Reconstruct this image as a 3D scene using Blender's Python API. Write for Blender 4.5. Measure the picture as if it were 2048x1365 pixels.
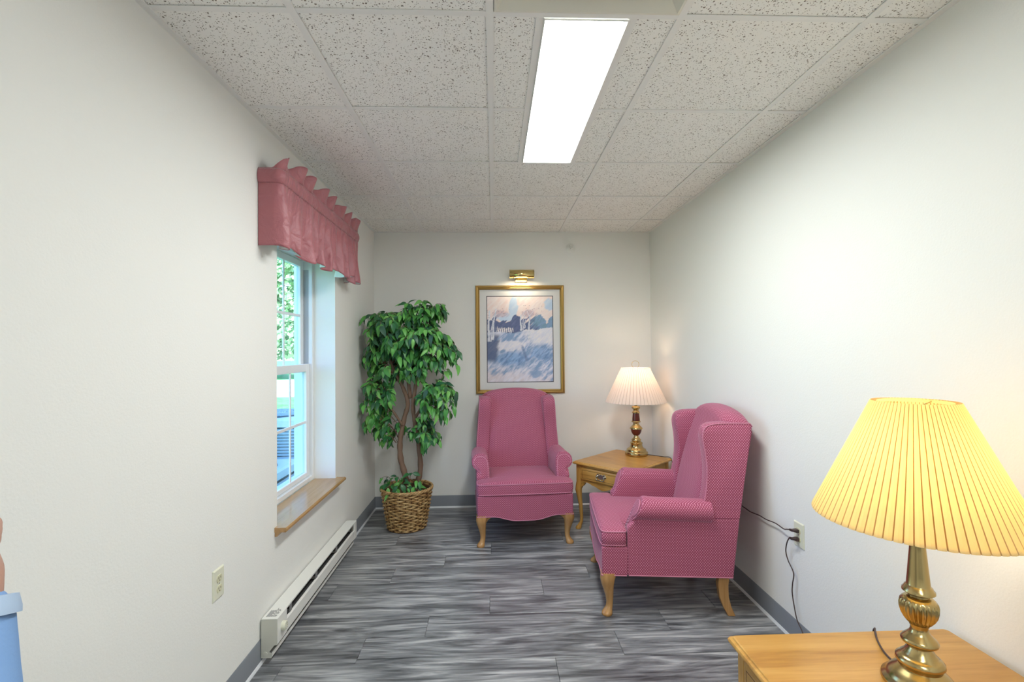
import bpy, bmesh, math, random
from math import sin, cos, pi, sqrt, radians, atan2
from mathutils import Vector, Matrix

for o in list(bpy.data.objects):
    bpy.data.objects.remove(o, do_unlink=True)
SC = bpy.context.scene
COL = SC.collection
random.seed(7)

# ------------------------------------------------------------------ camera, world, sun, exposure
cam_d = bpy.data.cameras.new('camera')
cam = bpy.data.objects.new('camera', cam_d)
COL.objects.link(cam)
cam_d.sensor_width = 36.0
cam_d.lens = 975.16 / 2048 * 36.0
cam_d.clip_start = 0.02
cr, cu, cf = Vector((.99928, -.0371, -.00843)), Vector((.00782, -.01669, .99983)), Vector((.03723, .99917, .01639))
cam.matrix_world = Matrix(((cr.x, cu.x, -cf.x, 0), (cr.y, cu.y, -cf.y, 0), (cr.z, cu.z, -cf.z, 1.40566), (0, 0, 0, 1)))
SC.camera = cam

world = bpy.data.worlds.new('sky'); SC.world = world; world.use_nodes = True
wn = world.node_tree.nodes; wl = world.node_tree.links; wn.clear()
wo = wn.new('ShaderNodeOutputWorld'); bg = wn.new('ShaderNodeBackground'); sk = wn.new('ShaderNodeTexSky')
sk.sky_type = 'NISHITA'; sk.sun_disc = False; sk.sun_elevation = radians(48); sk.sun_rotation = radians(100)
sk.air_density = 1.0; sk.dust_density = 0.6; sk.ozone_density = 1.2
bg.inputs['Strength'].default_value = 1.1
wl.new(sk.outputs[0], bg.inputs['Color']); wl.new(bg.outputs[0], wo.inputs['Surface'])

sun_d = bpy.data.lights.new('sun', 'SUN'); sun = bpy.data.objects.new('sun', sun_d); COL.objects.link(sun)
sun_d.energy = 24.0; sun_d.angle = radians(0.6); sun_d.color = (1, .96, .88)
sun.rotation_euler = Vector((-.62, .28, -.74)).to_track_quat('-Z', 'Y').to_euler()   # comes from over the roof: the window side is in shade

SC.view_settings.view_transform = 'Standard'
SC.view_settings.look = 'None'
SC.view_settings.gamma = 1.0
SC.view_settings.use_curve_mapping = False
SC.view_settings.exposure = 0.0
TROFFER_L = 39.5

# ------------------------------------------------------------------ mesh helpers
class MB:
    def __init__(s): s.v = []; s.f = []
    def add(s, vs, fs):
        b = len(s.v); s.v += [tuple(p) for p in vs]; s.f += [tuple(b + i for i in f) for f in fs]; return s
    def box(s, x0, x1, y0, y1, z0, z1):
        return s.add([(x0,y0,z0),(x1,y0,z0),(x1,y1,z0),(x0,y1,z0),(x0,y0,z1),(x1,y0,z1),(x1,y1,z1),(x0,y1,z1)],
                     [(0,3,2,1),(4,5,6,7),(0,1,5,4),(1,2,6,5),(2,3,7,6),(3,0,4,7)])
    def loft(s, rings, closed=True, cap0=True, cap1=True):
        n = len(rings[0]); vs = [p for r in rings for p in r]; fs = []
        for i in range(len(rings) - 1):
            for j in range(n if closed else n - 1):
                k = (j + 1) % n
                fs.append((i*n+j, i*n+k, (i+1)*n+k, (i+1)*n+j))
        if cap0: fs.append(tuple(range(n - 1, -1, -1)))
        if cap1: fs.append(tuple((len(rings) - 1) * n + j for j in range(n)))
        return s.add(vs, fs)
    def lathe(s, prof, seg=40, c=(0,0,0), rfun=None):
        rings = []
        for r, z in prof:
            ring = []
            for j in range(seg):
                a = 2*pi*j/seg; rr = r if rfun is None else rfun(r, z, a)
                ring.append((c[0]+rr*cos(a), c[1]+rr*sin(a), c[2]+z))
            rings.append(ring)
        return s.loft(rings)
    def tube(s, pts, rad, seg=8, closed=False):
        pts = [Vector(p) for p in pts]; n = len(pts)
        rads = rad if isinstance(rad, (list, tuple)) else [rad] * n
        T = []
        for i in range(n):
            a = pts[(i-1) % n] if (closed or i > 0) else pts[i]
            b = pts[(i+1) % n] if (closed or i < n-1) else pts[i]
            T.append((b - a).normalized() if (b - a).length > 1e-9 else Vector((0,0,1)))
        up = Vector((0,0,1)) if abs(T[0].z) < .9 else Vector((1,0,0))
        N = (up - T[0]*up.dot(T[0])).normalized(); rings = []
        for i in range(n):
            N = N - T[i]*N.dot(T[i])
            N = N.normalized() if N.length > 1e-6 else T[i].orthogonal().normalized()
            Bn = T[i].cross(N)
            rings.append([pts[i] + (N*cos(2*pi*j/seg) + Bn*sin(2*pi*j/seg))*rads[i] for j in range(seg)])
        if closed: rings.append(rings[0]); return s.loft(rings, True, False, False)
        return s.loft(rings)
    def prism(s, poly, axis, a0, a1):
        # poly: list of 2D points in the plane of the other two axes (ordered x,y / x,z / y,z)
        def P(p, a):
            if axis == 0: return (a, p[0], p[1])
            if axis == 1: return (p[0], a, p[1])
            return (p[0], p[1], a)
        n = len(poly); vs = [P(p, a0) for p in poly] + [P(p, a1) for p in poly]
        fs = [tuple(range(n-1, -1, -1)), tuple(range(n, 2*n))]
        fs += [(i, (i+1) % n, n + (i+1) % n, n + i) for i in range(n)]
        return s.add(vs, fs)
    def build(s, name, mat, parent=None, smooth=35, bevel=0, bseg=3, uv=False, fix=True):
        me = bpy.data.meshes.new(name); me.from_pydata([tuple(v) for v in s.v], [], s.f)
        if fix:
            bm = bmesh.new(); bm.from_mesh(me)
            bmesh.ops.recalc_face_normals(bm, faces=bm.faces)
            bm.to_mesh(me); bm.free()
        if uv:
            ul = me.uv_layers.new(name='uv'); me.update()
            for p in me.polygons:
                n = p.normal; ax = max(range(3), key=lambda i: abs(n[i]))
                for li in p.loop_indices:
                    c = me.vertices[me.loops[li].vertex_index].co
                    ul.data[li].uv = ((c.y, c.z), (c.x, c.z), (c.x, c.y))[ax]
        if smooth:
            for p in me.polygons: p.use_smooth = True
            if smooth < 180: me.set_sharp_from_angle(angle=radians(smooth))
        o = bpy.data.objects.new(name, me); COL.objects.link(o)
        if mat: me.materials.append(mat)
        if parent: o.parent = parent
        if bevel:
            b = o.modifiers.new('bevel', 'BEVEL'); b.width = bevel; b.segments = bseg; b.limit_method = 'ANGLE'; b.angle_limit = radians(40)
            b.harden_normals = False
        return o

def thing(name, label, cat, loc=(0,0,0), rz=0, group=None):
    o = bpy.data.objects.new(name, None); COL.objects.link(o); o.empty_display_size = .1
    o.location = loc; o.rotation_euler = (0, 0, rz); o['label'] = label; o['category'] = cat
    if group: o['group'] = group
    return o
def tag(o, label, cat, group=None):
    o['label'] = label; o['category'] = cat
    if group: o['group'] = group
    return o
def struct(o, label=None):
    o['kind'] = 'structure'
    if label: o['label'] = label
    return o
def link_copy(o, parent=None, name=None):
    c = o.copy(); COL.objects.link(c)
    if parent is not None: c.parent = parent
    return c
def chaikin(pts, n=2, closed=True):
    for _ in range(n):
        out = []; m = len(pts)
        rng = range(m if closed else m - 1)
        if not closed: out.append(pts[0])
        for i in rng:
            a, b = Vector(pts[i]), Vector(pts[(i+1) % m]); out += [tuple(a*.75 + b*.25), tuple(a*.25 + b*.75)]
        if not closed: out.append(pts[-1])
        pts = out
    return pts
def catmull(pts, n=8):
    P = [Vector(p) for p in pts]; P = [P[0]*2 - P[1]] + P + [P[-1]*2 - P[-2]]; out = []
    for i in range(1, len(P) - 2):
        for k in range(n):
            t = k / n
            out.append(.5*((2*P[i]) + (P[i+1]-P[i-1])*t + (2*P[i-1]-5*P[i]+4*P[i+1]-P[i+2])*t*t + (3*P[i]-P[i-1]-3*P[i+1]+P[i+2])*t*t*t))
    out.append(P[-2]); return out

# ------------------------------------------------------------------ material helpers
def new_mat(name):
    m = bpy.data.materials.new(name); m.use_nodes = True
    nt = m.node_tree; b = nt.nodes['Principled BSDF']; return m, nt, b
def N(nt, t, **kw):
    n = nt.nodes.new(t)
    for k, v in kw.items(): setattr(n, k, v)
    return n
def plain(name, col, rough=.5, metal=0, spec=.5, bump=0, bscale=200):
    m, nt, b = new_mat(name)
    b.inputs['Base Color'].default_value = (*col, 1); b.inputs['Roughness'].default_value = rough
    b.inputs['Metallic'].default_value = metal; b.inputs['Specular IOR Level'].default_value = spec
    if bump:
        tc = N(nt, 'ShaderNodeTexCoord'); no = N(nt, 'ShaderNodeTexNoise'); no.inputs['Scale'].default_value = bscale; no.inputs['Detail'].default_value = 3
        bp = N(nt, 'ShaderNodeBump'); bp.inputs['Strength'].default_value = bump; bp.inputs['Distance'].default_value = .002
        nt.links.new(tc.outputs['Object'], no.inputs['Vector']); nt.links.new(no.outputs['Fac'], bp.inputs['Height']); nt.links.new(bp.outputs[0], b.inputs['Normal'])
    return m
def ramp(nt, stops):
    r = N(nt, 'ShaderNodeValToRGB'); e = r.color_ramp.elements
    while len(e) < len(stops): e.new(.5)
    for i, (p, c) in enumerate(stops): e[i].position = p; e[i].color = (*c, 1) if len(c) == 3 else c
    return r
def math_n(nt, op, a, b=None, c=None):
    n = N(nt, 'ShaderNodeMath', operation=op)
    for i, x in enumerate((a, b, c)):
        if x is None: continue
        if isinstance(x, (int, float)): n.inputs[i].default_value = x
        else: nt.links.new(x, n.inputs[i])
    return n.outputs[0]

def emit(name, col, s):
    m = bpy.data.materials.new(name); m.use_nodes = True; nt = m.node_tree; nt.nodes.clear()
    e = N(nt, 'ShaderNodeEmission'); e.inputs[0].default_value = (*col, 1); e.inputs[1].default_value = s
    o = N(nt, 'ShaderNodeOutputMaterial'); nt.links.new(e.outputs[0], o.inputs[0]); return m

M = {}
M['wall'] = plain('wall_paint', (.84, .84, .805), .7, spec=.3, bump=.25, bscale=140)
M['reveal'] = M['wall']
M['base_grey'] = plain('vinyl_base_grey', (.235, .255, .285), .45)
M['caulk'] = plain('base_toe_white', (.72, .75, .78), .4)
M['tee'] = plain('grid_white', (.86, .855, .83), .45)
M['white_metal'] = plain('white_enamel', (.80, .80, .76), .35)
M['heater_end'] = plain('heater_end_enamel', (.60, .60, .53), .4)
M['dark_slot'] = plain('dark_interior', (.05, .05, .05), .7)
M['fin'] = plain('aluminium_fin', (.6, .6, .6), .35, 1)
M['vinyl'] = plain('white_vinyl', (.84, .86, .88), .35)
M['track'] = plain('grey_track', (.42, .46, .50), .5)
M['ivory'] = plain('ivory_plastic', (.74, .74, .60), .35)
M['ivory2'] = plain('ivory_socket', (.68, .66, .46), .35)
M['black'] = plain('socket_hole', (.02, .018, .012), .6)
M['brown_cord'] = plain('brown_cord', (.055, .032, .028), .45)
M['grey_vent'] = plain('vent_enamel', (.76, .74, .65), .3)
M['brass'] = plain('polished_brass', (.78, .60, .25), .16, 1)
M['brass_old'] = plain('aged_brass', (.50, .38, .17), .22, 1)
M['handle'] = plain('antique_handle', (.55, .50, .38), .3, 1)
M['maroon'] = plain('maroon_lacquer', (.13, .022, .014), .18)
M['chrome'] = plain('chrome', (.75, .75, .72), .15, 1)
M['print'] = plain('print_dark', (.10, .11, .12), .6)
M['mat_board'] = plain('mat_board', (.74, .75, .75), .8)
M['mat_core'] = plain('mat_line', (.05, .05, .07), .7)
M['bark'] = plain('bark', (.19, .115, .075), .8, bump=.6, bscale=60)
M['moss'] = plain('dry_moss', (.27, .16, .085), .95, bump=1, bscale=90)
M['ac_metal'] = plain('ac_metal', (.36, .45, .47), .5)
M['ac_dark'] = plain('ac_dark', (.06, .08, .09), .6)
M['skin'] = plain('skin', (.52, .30, .23), .55)
M['hair'] = plain('hair', (.05, .035, .025), .6)
M['shirt'] = plain('blue_shirt', (.20, .36, .66), .8, bump=.2, bscale=300)
M['cuff'] = plain('pale_blue_cuff', (.40, .52, .70), .8)
M['trousers'] = plain('dark_trousers', (.04, .045, .06), .8)
M['shoe'] = plain('shoe', (.03, .025, .02), .5)
M['concrete'] = plain('concrete', (.62, .60, .55), .9)
M['siding'] = plain('siding', (.62, .64, .66), .7)

def wood(name, c0, c1, c2, axis=0, rough=.32, scale=1.0, ring=.5):
    m, nt, b = new_mat(name)
    tc = N(nt, 'ShaderNodeTexCoord'); mp = N(nt, 'ShaderNodeMapping')
    s = [14*scale]*3; s[axis] = 1.1*scale; mp.inputs['Scale'].default_value = s
    oi = N(nt, 'ShaderNodeObjectInfo')
    ad = N(nt, 'ShaderNodeVectorMath', operation='ADD')
    nt.links.new(tc.outputs['Object'], mp.inputs['Vector']); nt.links.new(mp.outputs[0], ad.inputs[0])
    cx = N(nt, 'ShaderNodeCombineXYZ'); mu = math_n(nt, 'MULTIPLY', oi.outputs['Random'], 37.0)
    for i in range(3): nt.links.new(mu, cx.inputs[i])
    nt.links.new(cx.outputs[0], ad.inputs[1])
    n1 = N(nt, 'ShaderNodeTexNoise'); n1.inputs['Scale'].default_value = 1.6; n1.inputs['Detail'].default_value = 6; n1.inputs['Distortion'].default_value = 1.2
    n2 = N(nt, 'ShaderNodeTexNoise'); n2.inputs['Scale'].default_value = 9; n2.inputs['Detail'].default_value = 4
    nt.links.new(ad.outputs[0], n1.inputs['Vector']); nt.links.new(ad.outputs[0], n2.inputs['Vector'])
    mix = math_n(nt, 'ADD', math_n(nt, 'MULTIPLY', n1.outputs['Fac'], .7), math_n(nt, 'MULTIPLY', n2.outputs['Fac'], .3))
    r = ramp(nt, [(.33, c0), (.5, c1), (.68, c2)])
    nt.links.new(mix, r.inputs[0]); nt.links.new(r.outputs[0], b.inputs['Base Color'])
    b.inputs['Roughness'].default_value = rough
    bp = N(nt, 'ShaderNodeBump'); bp.inputs['Strength'].default_value = .08; bp.inputs['Distance'].default_value = .001
    nt.links.new(n2.outputs['Fac'], bp.inputs['Height']); nt.links.new(bp.outputs[0], b.inputs['Normal'])
    return m
OAK = ((.42, .205, .045), (.56, .30, .070), (.64, .375, .105))
M['oak_x'] = wood('oak_grain_x', *OAK, axis=0)
M['oak_y'] = wood('oak_grain_y', *OAK, axis=1)
M['oak_z'] = wood('oak_grain_z', *OAK, axis=2)
M['chair_leg'] = wood('chair_leg_wood', (.38, .20, .07), (.46, .25, .09), (.52, .30, .12), axis=2, rough=.22)
M['sill_wood'] = wood('sill_oak', (.36, .20, .08), (.46, .27, .115), (.52, .32, .15), axis=1, rough=.22)

def floor_mat():
    m, nt, b = new_mat('grey_vinyl_plank')
    tc = N(nt, 'ShaderNodeTexCoord'); oi = N(nt, 'ShaderNodeObjectInfo')
    cx = N(nt, 'ShaderNodeCombineXYZ'); mu = math_n(nt, 'MULTIPLY', oi.outputs['Random'], 61.0)
    for i in range(3): nt.links.new(mu, cx.inputs[i])
    ad = N(nt, 'ShaderNodeVectorMath', operation='ADD'); nt.links.new(tc.outputs['Object'], ad.inputs[0]); nt.links.new(cx.outputs[0], ad.inputs[1])
    def noise(sx, sy, sc, det, dist):
        mp = N(nt, 'ShaderNodeMapping'); mp.inputs['Scale'].default_value = (sx, sy, 1); nt.links.new(ad.outputs[0], mp.inputs['Vector'])
        n = N(nt, 'ShaderNodeTexNoise'); n.inputs['Scale'].default_value = sc; n.inputs['Detail'].default_value = det; n.inputs['Distortion'].default_value = dist
        nt.links.new(mp.outputs[0], n.inputs['Vector']); return n.outputs['Fac']
    a = noise(1.0, 8, 1.7, 9, 2.0); c = noise(2.0, 56, 1.6, 6, .8); d = noise(.7, 4, 1.0, 3, .8); e = noise(9, 160, 1.2, 3, .3)
    f = math_n(nt, 'ADD', math_n(nt, 'ADD', math_n(nt, 'MULTIPLY', a, .66), math_n(nt, 'MULTIPLY', c, .24)), math_n(nt, 'MULTIPLY', d, .15))
    f = math_n(nt, 'ADD', f, math_n(nt, 'MULTIPLY', math_n(nt, 'SUBTRACT', e, .5), .16))
    rnd = math_n(nt, 'MULTIPLY', math_n(nt, 'SUBTRACT', oi.outputs['Random'], .5), .035)
    f = math_n(nt, 'ADD', f, rnd)
    r = ramp(nt, [(.37, (.055, .057, .062)), (.47, (.145, .15, .16)), (.55, (.25, .256, .268)), (.68, (.50, .505, .51))])
    nt.links.new(f, r.inputs[0]); nt.links.new(r.outputs[0], b.inputs['Base Color'])
    b.inputs['Roughness'].default_value = .30; b.inputs['Specular IOR Level'].default_value = .6
    bp = N(nt, 'ShaderNodeBump'); bp.inputs['Strength'].default_value = .12; bp.inputs['Distance'].default_value = .001
    nt.links.new(c, bp.inputs['Height']); nt.links.new(bp.outputs[0], b.inputs['Normal'])
    return m
M['plank'] = floor_mat()
M['joint'] = plain('joint_dark', (.05, .05, .05), .7)

def tile_mat():
    m, nt, b = new_mat('acoustic_tile')
    tc = N(nt, 'ShaderNodeTexCoord')
    no = N(nt, 'ShaderNodeTexNoise'); no.inputs['Scale'].default_value = 60; nt.links.new(tc.outputs['Object'], no.inputs['Vector'])
    mixv = N(nt, 'ShaderNodeMix', data_type='VECTOR'); mixv.inputs[0].default_value = .012
    nt.links.new(tc.outputs['Object'], mixv.inputs[4]); nt.links.new(no.outputs['Color'], mixv.inputs[5])
    def specks(scale, th, dens):
        v = N(nt, 'ShaderNodeTexVoronoi'); v.inputs['Scale'].default_value = scale; nt.links.new(mixv.outputs[1], v.inputs['Vector'])
        sp = N(nt, 'ShaderNodeSeparateColor'); nt.links.new(v.outputs['Color'], sp.inputs[0])
        pick = math_n(nt, 'LESS_THAN', sp.outputs[0], dens)
        lim = math_n(nt, 'MULTIPLY', sp.outputs[1], th)
        return math_n(nt, 'MULTIPLY', math_n(nt, 'LESS_THAN', v.outputs['Distance'], lim), pick)
    s = math_n(nt, 'MAXIMUM', specks(120, .42, .42), specks(230, .46, .42))
    r = ramp(nt, [(0, (.93, .92, .885)), (1, (.25, .22, .19))]); nt.links.new(s, r.inputs[0])
    nt.links.new(r.outputs[0], b.inputs['Base Color']); b.inputs['Roughness'].default_value = .9; b.inputs['Specular IOR Level'].default_value = .1
    bp = N(nt, 'ShaderNodeBump', invert=True); bp.inputs['Strength'].default_value = .6; bp.inputs['Distance'].default_value = .002
    nt.links.new(s, bp.inputs['Height']); nt.links.new(bp.outputs[0], b.inputs['Normal'])
    return m
M['tile'] = tile_mat()

def fabric_mat():
    m, nt, b = new_mat('mauve_lattice_fabric')
    uv = N(nt, 'ShaderNodeUVMap'); sp = N(nt, 'ShaderNodeSeparateXYZ'); nt.links.new(uv.outputs[0], sp.inputs[0])
    u = math_n(nt, 'MULTIPLY', sp.outputs[0], 1/.0128); v = math_n(nt, 'MULTIPLY', sp.outputs[1], 1/.0150)
    p = math_n(nt, 'FRACT', math_n(nt, 'ADD', u, v)); q = math_n(nt, 'FRACT', math_n(nt, 'SUBTRACT', u, v))
    dp = math_n(nt, 'ABSOLUTE', math_n(nt, 'SUBTRACT', p, .5)); dq = math_n(nt, 'ABSOLUTE', math_n(nt, 'SUBTRACT', q, .5))
    mx = math_n(nt, 'MAXIMUM', dp, dq)
    mr = N(nt, 'ShaderNodeMapRange'); mr.inputs[1].default_value = .20; mr.inputs[2].default_value = .36; mr.inputs[3].default_value = 1; mr.inputs[4].default_value = 0
    nt.links.new(mx, mr.inputs[0])
    r = ramp(nt, [(0, (.295, .046, .100)), (1, (.64, .26, .365))]); nt.links.new(mr.outputs[0], r.inputs[0])
    nt.links.new(r.outputs[0], b.inputs['Base Color']); b.inputs['Roughness'].default_value = .75; b.inputs['Specular IOR Level'].default_value = .3
    b.inputs['Sheen Weight'].default_value = .25; b.inputs['Sheen Roughness'].default_value = .4; b.inputs['Sheen Tint'].default_value = (1, .75, .9, 1)
    bp = N(nt, 'ShaderNodeBump'); bp.inputs['Strength'].default_value = .35; bp.inputs['Distance'].default_value = .0012
    nt.links.new(mr.outputs[0], bp.inputs['Height']); nt.links.new(bp.outputs[0], b.inputs['Normal'])
    return m
M['fabric'] = fabric_mat()
M['piping'] = plain('mauve_piping', (.52, .19, .28), .75)
def satin():
    m, nt, b = new_mat('rose_satin')
    b.inputs['Base Color'].default_value = (.40, .135, .155, 1); b.inputs['Roughness'].default_value = .42
    b.inputs['Sheen Weight'].default_value = .3; b.inputs['Specular IOR Level'].default_value = .4
    tc = N(nt, 'ShaderNodeTexCoord'); no = N(nt, 'ShaderNodeTexNoise'); no.inputs['Scale'].default_value = 14; no.inputs['Detail'].default_value = 3; no.inputs['Distortion'].default_value = .8
    bp = N(nt, 'ShaderNodeBump'); bp.inputs['Strength'].default_value = .6; bp.inputs['Distance'].default_value = .02
    nt.links.new(tc.outputs['Object'], no.inputs['Vector']); nt.links.new(no.outputs['Fac'], bp.inputs['Height']); nt.links.new(bp.outputs[0], b.inputs['Normal'])
    return m
M['satin'] = satin()
M['lining'] = plain('white_lining', (.72, .72, .72), .8)

def shade_mat(name, diff, trans, fac):
    m = bpy.data.materials.new(name); m.use_nodes = True; nt = m.node_tree; nt.nodes.clear()
    d = N(nt, 'ShaderNodeBsdfDiffuse'); d.inputs[0].default_value = (*diff, 1)
    t = N(nt, 'ShaderNodeBsdfTranslucent'); t.inputs[0].default_value = (*trans, 1)
    mx = N(nt, 'ShaderNodeMixShader'); mx.inputs[0].default_value = fac
    o = N(nt, 'ShaderNodeOutputMaterial')
    nt.links.new(d.outputs[0], mx.inputs[1]); nt.links.new(t.outputs[0], mx.inputs[2]); nt.links.new(mx.outputs[0], o.inputs[0]); return m
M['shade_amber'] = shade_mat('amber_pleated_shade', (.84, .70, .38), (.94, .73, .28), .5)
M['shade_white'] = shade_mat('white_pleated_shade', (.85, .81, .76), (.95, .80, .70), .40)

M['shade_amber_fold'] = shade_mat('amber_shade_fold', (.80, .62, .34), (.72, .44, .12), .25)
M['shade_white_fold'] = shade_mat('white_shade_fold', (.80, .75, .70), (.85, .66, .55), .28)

def leaf_mat(island):
    m, nt, b = new_mat('ficus_leaf' + ('_mass' if island else ''))
    if island: g = N(nt, 'ShaderNodeNewGeometry'); rnd = g.outputs['Random Per Island']
    else: g = N(nt, 'ShaderNodeObjectInfo'); rnd = g.outputs['Random']
    r = ramp(nt, [(0, (.035, .10, .060)), (.25, (.030, .14, .048)), (.5, (.060, .24, .050)), (.75, (.11, .37, .070)), (1, (.20, .48, .12))])
    nt.links.new(rnd, r.inputs[0]); nt.links.new(r.outputs[0], b.inputs['Base Color'])
    b.inputs['Roughness'].default_value = .38; b.inputs['Specular IOR Level'].default_value = .4
    return m
M['leaf'] = leaf_mat(False); M['leaf_mass'] = leaf_mat(True)

def wicker():
    m, nt, b = new_mat('wicker')
    tc = N(nt, 'ShaderNodeTexCoord'); no = N(nt, 'ShaderNodeTexNoise'); no.inputs['Scale'].default_value = 26; no.inputs['Detail'].default_value = 3
    nt.links.new(tc.outputs['Object'], no.inputs['Vector'])
    r = ramp(nt, [(.28, (.13, .06, .02)), (.45, (.40, .235, .085)), (.7, (.62, .43, .20))]); nt.links.new(no.outputs['Fac'], r.inputs[0])
    nt.links.new(r.outputs[0], b.inputs['Base Color']); b.inputs['Roughness'].default_value = .5
    return m
M['wicker'] = wicker()
M['wicker_dark'] = plain('wicker_dark', (.10, .05, .02), .7)

def glass_mat(name, tint, edge=.45, base=.02, rough=.02):
    m = bpy.data.materials.new(name); m.use_nodes = True; nt = m.node_tree; nt.nodes.clear()
    t = N(nt, 'ShaderNodeBsdfTransparent'); t.inputs[0].default_value = (*tint, 1)
    g = N(nt, 'ShaderNodeBsdfGlossy'); g.inputs['Roughness'].default_value = rough
    lw = N(nt, 'ShaderNodeLayerWeight'); lw.inputs[0].default_value = .5
    fac = math_n(nt, 'ADD', math_n(nt, 'MULTIPLY', math_n(nt, 'POWER', lw.outputs['Facing'], 5.0), edge), base)
    mx = N(nt, 'ShaderNodeMixShader'); o = N(nt, 'ShaderNodeOutputMaterial')
    nt.links.new(fac, mx.inputs[0]); nt.links.new(t.outputs[0], mx.inputs[1]); nt.links.new(g.outputs[0], mx.inputs[2]); nt.links.new(mx.outputs[0], o.inputs[0])
    return m
M['window_glass'] = glass_mat('window_glass', (.76, .88, 1.0))
M['frame_glass'] = glass_mat('picture_glass', (.98, .98, .98), .3, .012, .35)
def grass_mat():
    m, nt, b = new_mat('lawn'); tc = N(nt, 'ShaderNodeTexCoord'); no = N(nt, 'ShaderNodeTexNoise'); no.inputs['Scale'].default_value = 3; no.inputs['Detail'].default_value = 8
    nt.links.new(tc.outputs['Object'], no.inputs['Vector']); r = ramp(nt, [(.35, (.06, .20, .045)), (.65, (.12, .34, .09))])
    nt.links.new(no.outputs['Fac'], r.inputs[0]); nt.links.new(r.outputs[0], b.inputs['Base Color']); b.inputs['Roughness'].default_value = .9; return m
M['grass'] = grass_mat()
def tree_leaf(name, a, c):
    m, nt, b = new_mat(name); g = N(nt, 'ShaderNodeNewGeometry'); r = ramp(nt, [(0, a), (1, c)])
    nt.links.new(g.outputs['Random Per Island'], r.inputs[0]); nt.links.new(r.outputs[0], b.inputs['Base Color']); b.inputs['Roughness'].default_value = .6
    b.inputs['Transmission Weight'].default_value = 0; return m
M['tree_dark'] = tree_leaf('shaded_tree_leaf', (.05, .14, .08), (.10, .26, .15))  # dark leaf colour carries the shade inside the dense crown
M['tree_light'] = tree_leaf('sunlit_tree_leaf', (.22, .40, .14), (.60, .72, .40))  # pale leaf colour helps the sunlit foliage burn out to white

# ------------------------------------------------------------------ the room shell
XL, XR, YB, YR, ZC = -1.062, 1.426, 4.38, -2.3, 2.456
WY0, WY1, WZ0, WZ1 = 2.43, 3.307, .554, 2.03
WT = -1.33                                    # outer face of the left wall
mb = MB(); mb.box(XL-.27, XR+.16, YR-.16, YB+.16, -.20, -.012)
floor = struct(mb.build('floor', M['joint'], smooth=0), 'grey wood look vinyl plank floor')
mb = MB()
mb.box(WT, XL, YR, WY0, 0, 2.62).box(WT, XL, WY1, YB, 0, 2.62).box(WT, XL, WY0, WY1, 0, WZ0-.022).box(WT, XL, WY0, WY1, WZ1, 2.62)
wall_left = struct(mb.build('wall_left', M['wall'], smooth=0), 'off white wall with a deep window recess')
wall_right = struct(MB().box(XR, XR+.16, YR, YB, 0, 2.62).build('wall_right', M['wall'], smooth=0), 'plain off white wall behind the lamps')
wall_back = struct(MB().box(WT, XR+.16, YB, YB+.16, 0, 2.62).build('wall_back', M['wall'], smooth=0), 'off white end wall with the framed picture')
wall_rear = struct(MB().box(WT, XR+.16, YR-.16, YR, 0, 2.62).build('wall_rear', M['wall'], smooth=0), 'plain off white wall')
ceiling = struct(MB().box(WT, XR+.16, YR-.16, YB+.16, 2.62, 2.75).build('ceiling', M['tee'], smooth=0), 'suspended ceiling of speckled acoustic tiles')  # this slab over the tiles is unseen, added to keep the sun out

# floor planks, each its own piece (rows run across the room)
PW, PL = .190, 1.22
ends = {0: .587, -1: .268, 1: -.35, 2: -.033, 3: .276, 4: -.64, 5: -.336, 6: -.03, 7: .50, 8: -.20, 9: .33, 10: .05, 11: .4}
plank_meshes = {}
def plank(x0, x1, y0, y1):
    L, Wd = round(x1-x0, 3), round(y1-y0, 3); k = (L, Wd)
    if k not in plank_meshes:
        g = .0007; b = .0012; h = .012
        r0 = [(g, g), (L-g, g), (L-g, Wd-g), (g, Wd-g)]; r1 = [(g+b, g+b), (L-g-b, g+b), (L-g-b, Wd-g-b), (g+b, Wd-g-b)]
        m = MB(); m.loft([[(x, y, -h) for x, y in r0], [(x, y, -.0008) for x, y in r0], [(x, y, 0) for x, y in r1]], cap0=False)
        o = m.build('floor_plank', M['plank'], floor, smooth=0); plank_meshes[k] = o.data
    else:
        o = bpy.data.objects.new('floor_plank', plank_meshes[k]); COL.objects.link(o); o.parent = floor
    o.location = (x0, y0, 0)
rk = random.Random(3)
for k in range(-24, 12):
    y0 = 2.235 + k*PW; y1 = min(y0 + PW, YB)
    if y1 <= YR or y0 >= YB - .005: continue
    y0 = max(y0, YR)
    e = ends.get(k, rk.uniform(-.6, .6)); xs = [e]
    while xs[0] > XL: xs.insert(0, xs[0]-PL)
    while xs[-1] < XR: xs.append(xs[-1]+PL)
    for a, c in zip(xs[:-1], xs[1:]):
        a, c = max(a, XL), min(c, XR)
        if c - a > .01: plank(a, c, y0, y1)

# baseboards: grey vinyl cove base with a white toe
def baseboard(name, p0, p1, nrm):
    (x0, y0), (x1, y1) = p0, p1; nx, ny = nrm
    prof = [(0, .014), (.006, .014), (.005, .030), (.004, .100), (.002, .108), (0, .108)]
    m = MB(); m.loft([[(x + nx*d, y + ny*d, z) for d, z in prof] for x, y in (p0, p1)])
    o = struct(m.build(name, M['base_grey'], smooth=30), 'grey vinyl baseboard')
    prof = [(0, 0), (.013, 0), (.012, .006), (.007, .014), (0, .014)]
    m = MB(); m.loft([[(x + nx*d, y + ny*d, z) for d, z in prof] for x, y in (p0, p1)]); m.build('toe_strip', M['caulk'], o, smooth=30)
baseboard('baseboard_left', (XL, YR), (XL, YB), (1, 0)); baseboard('baseboard_right', (XR, YR), (XR, YB), (-1, 0))
baseboard('baseboard_back', (XL, YB), (XR, YB), (0, -1)); baseboard('baseboard_rear', (XL, YR), (XR, YR), (0, 1))

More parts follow.
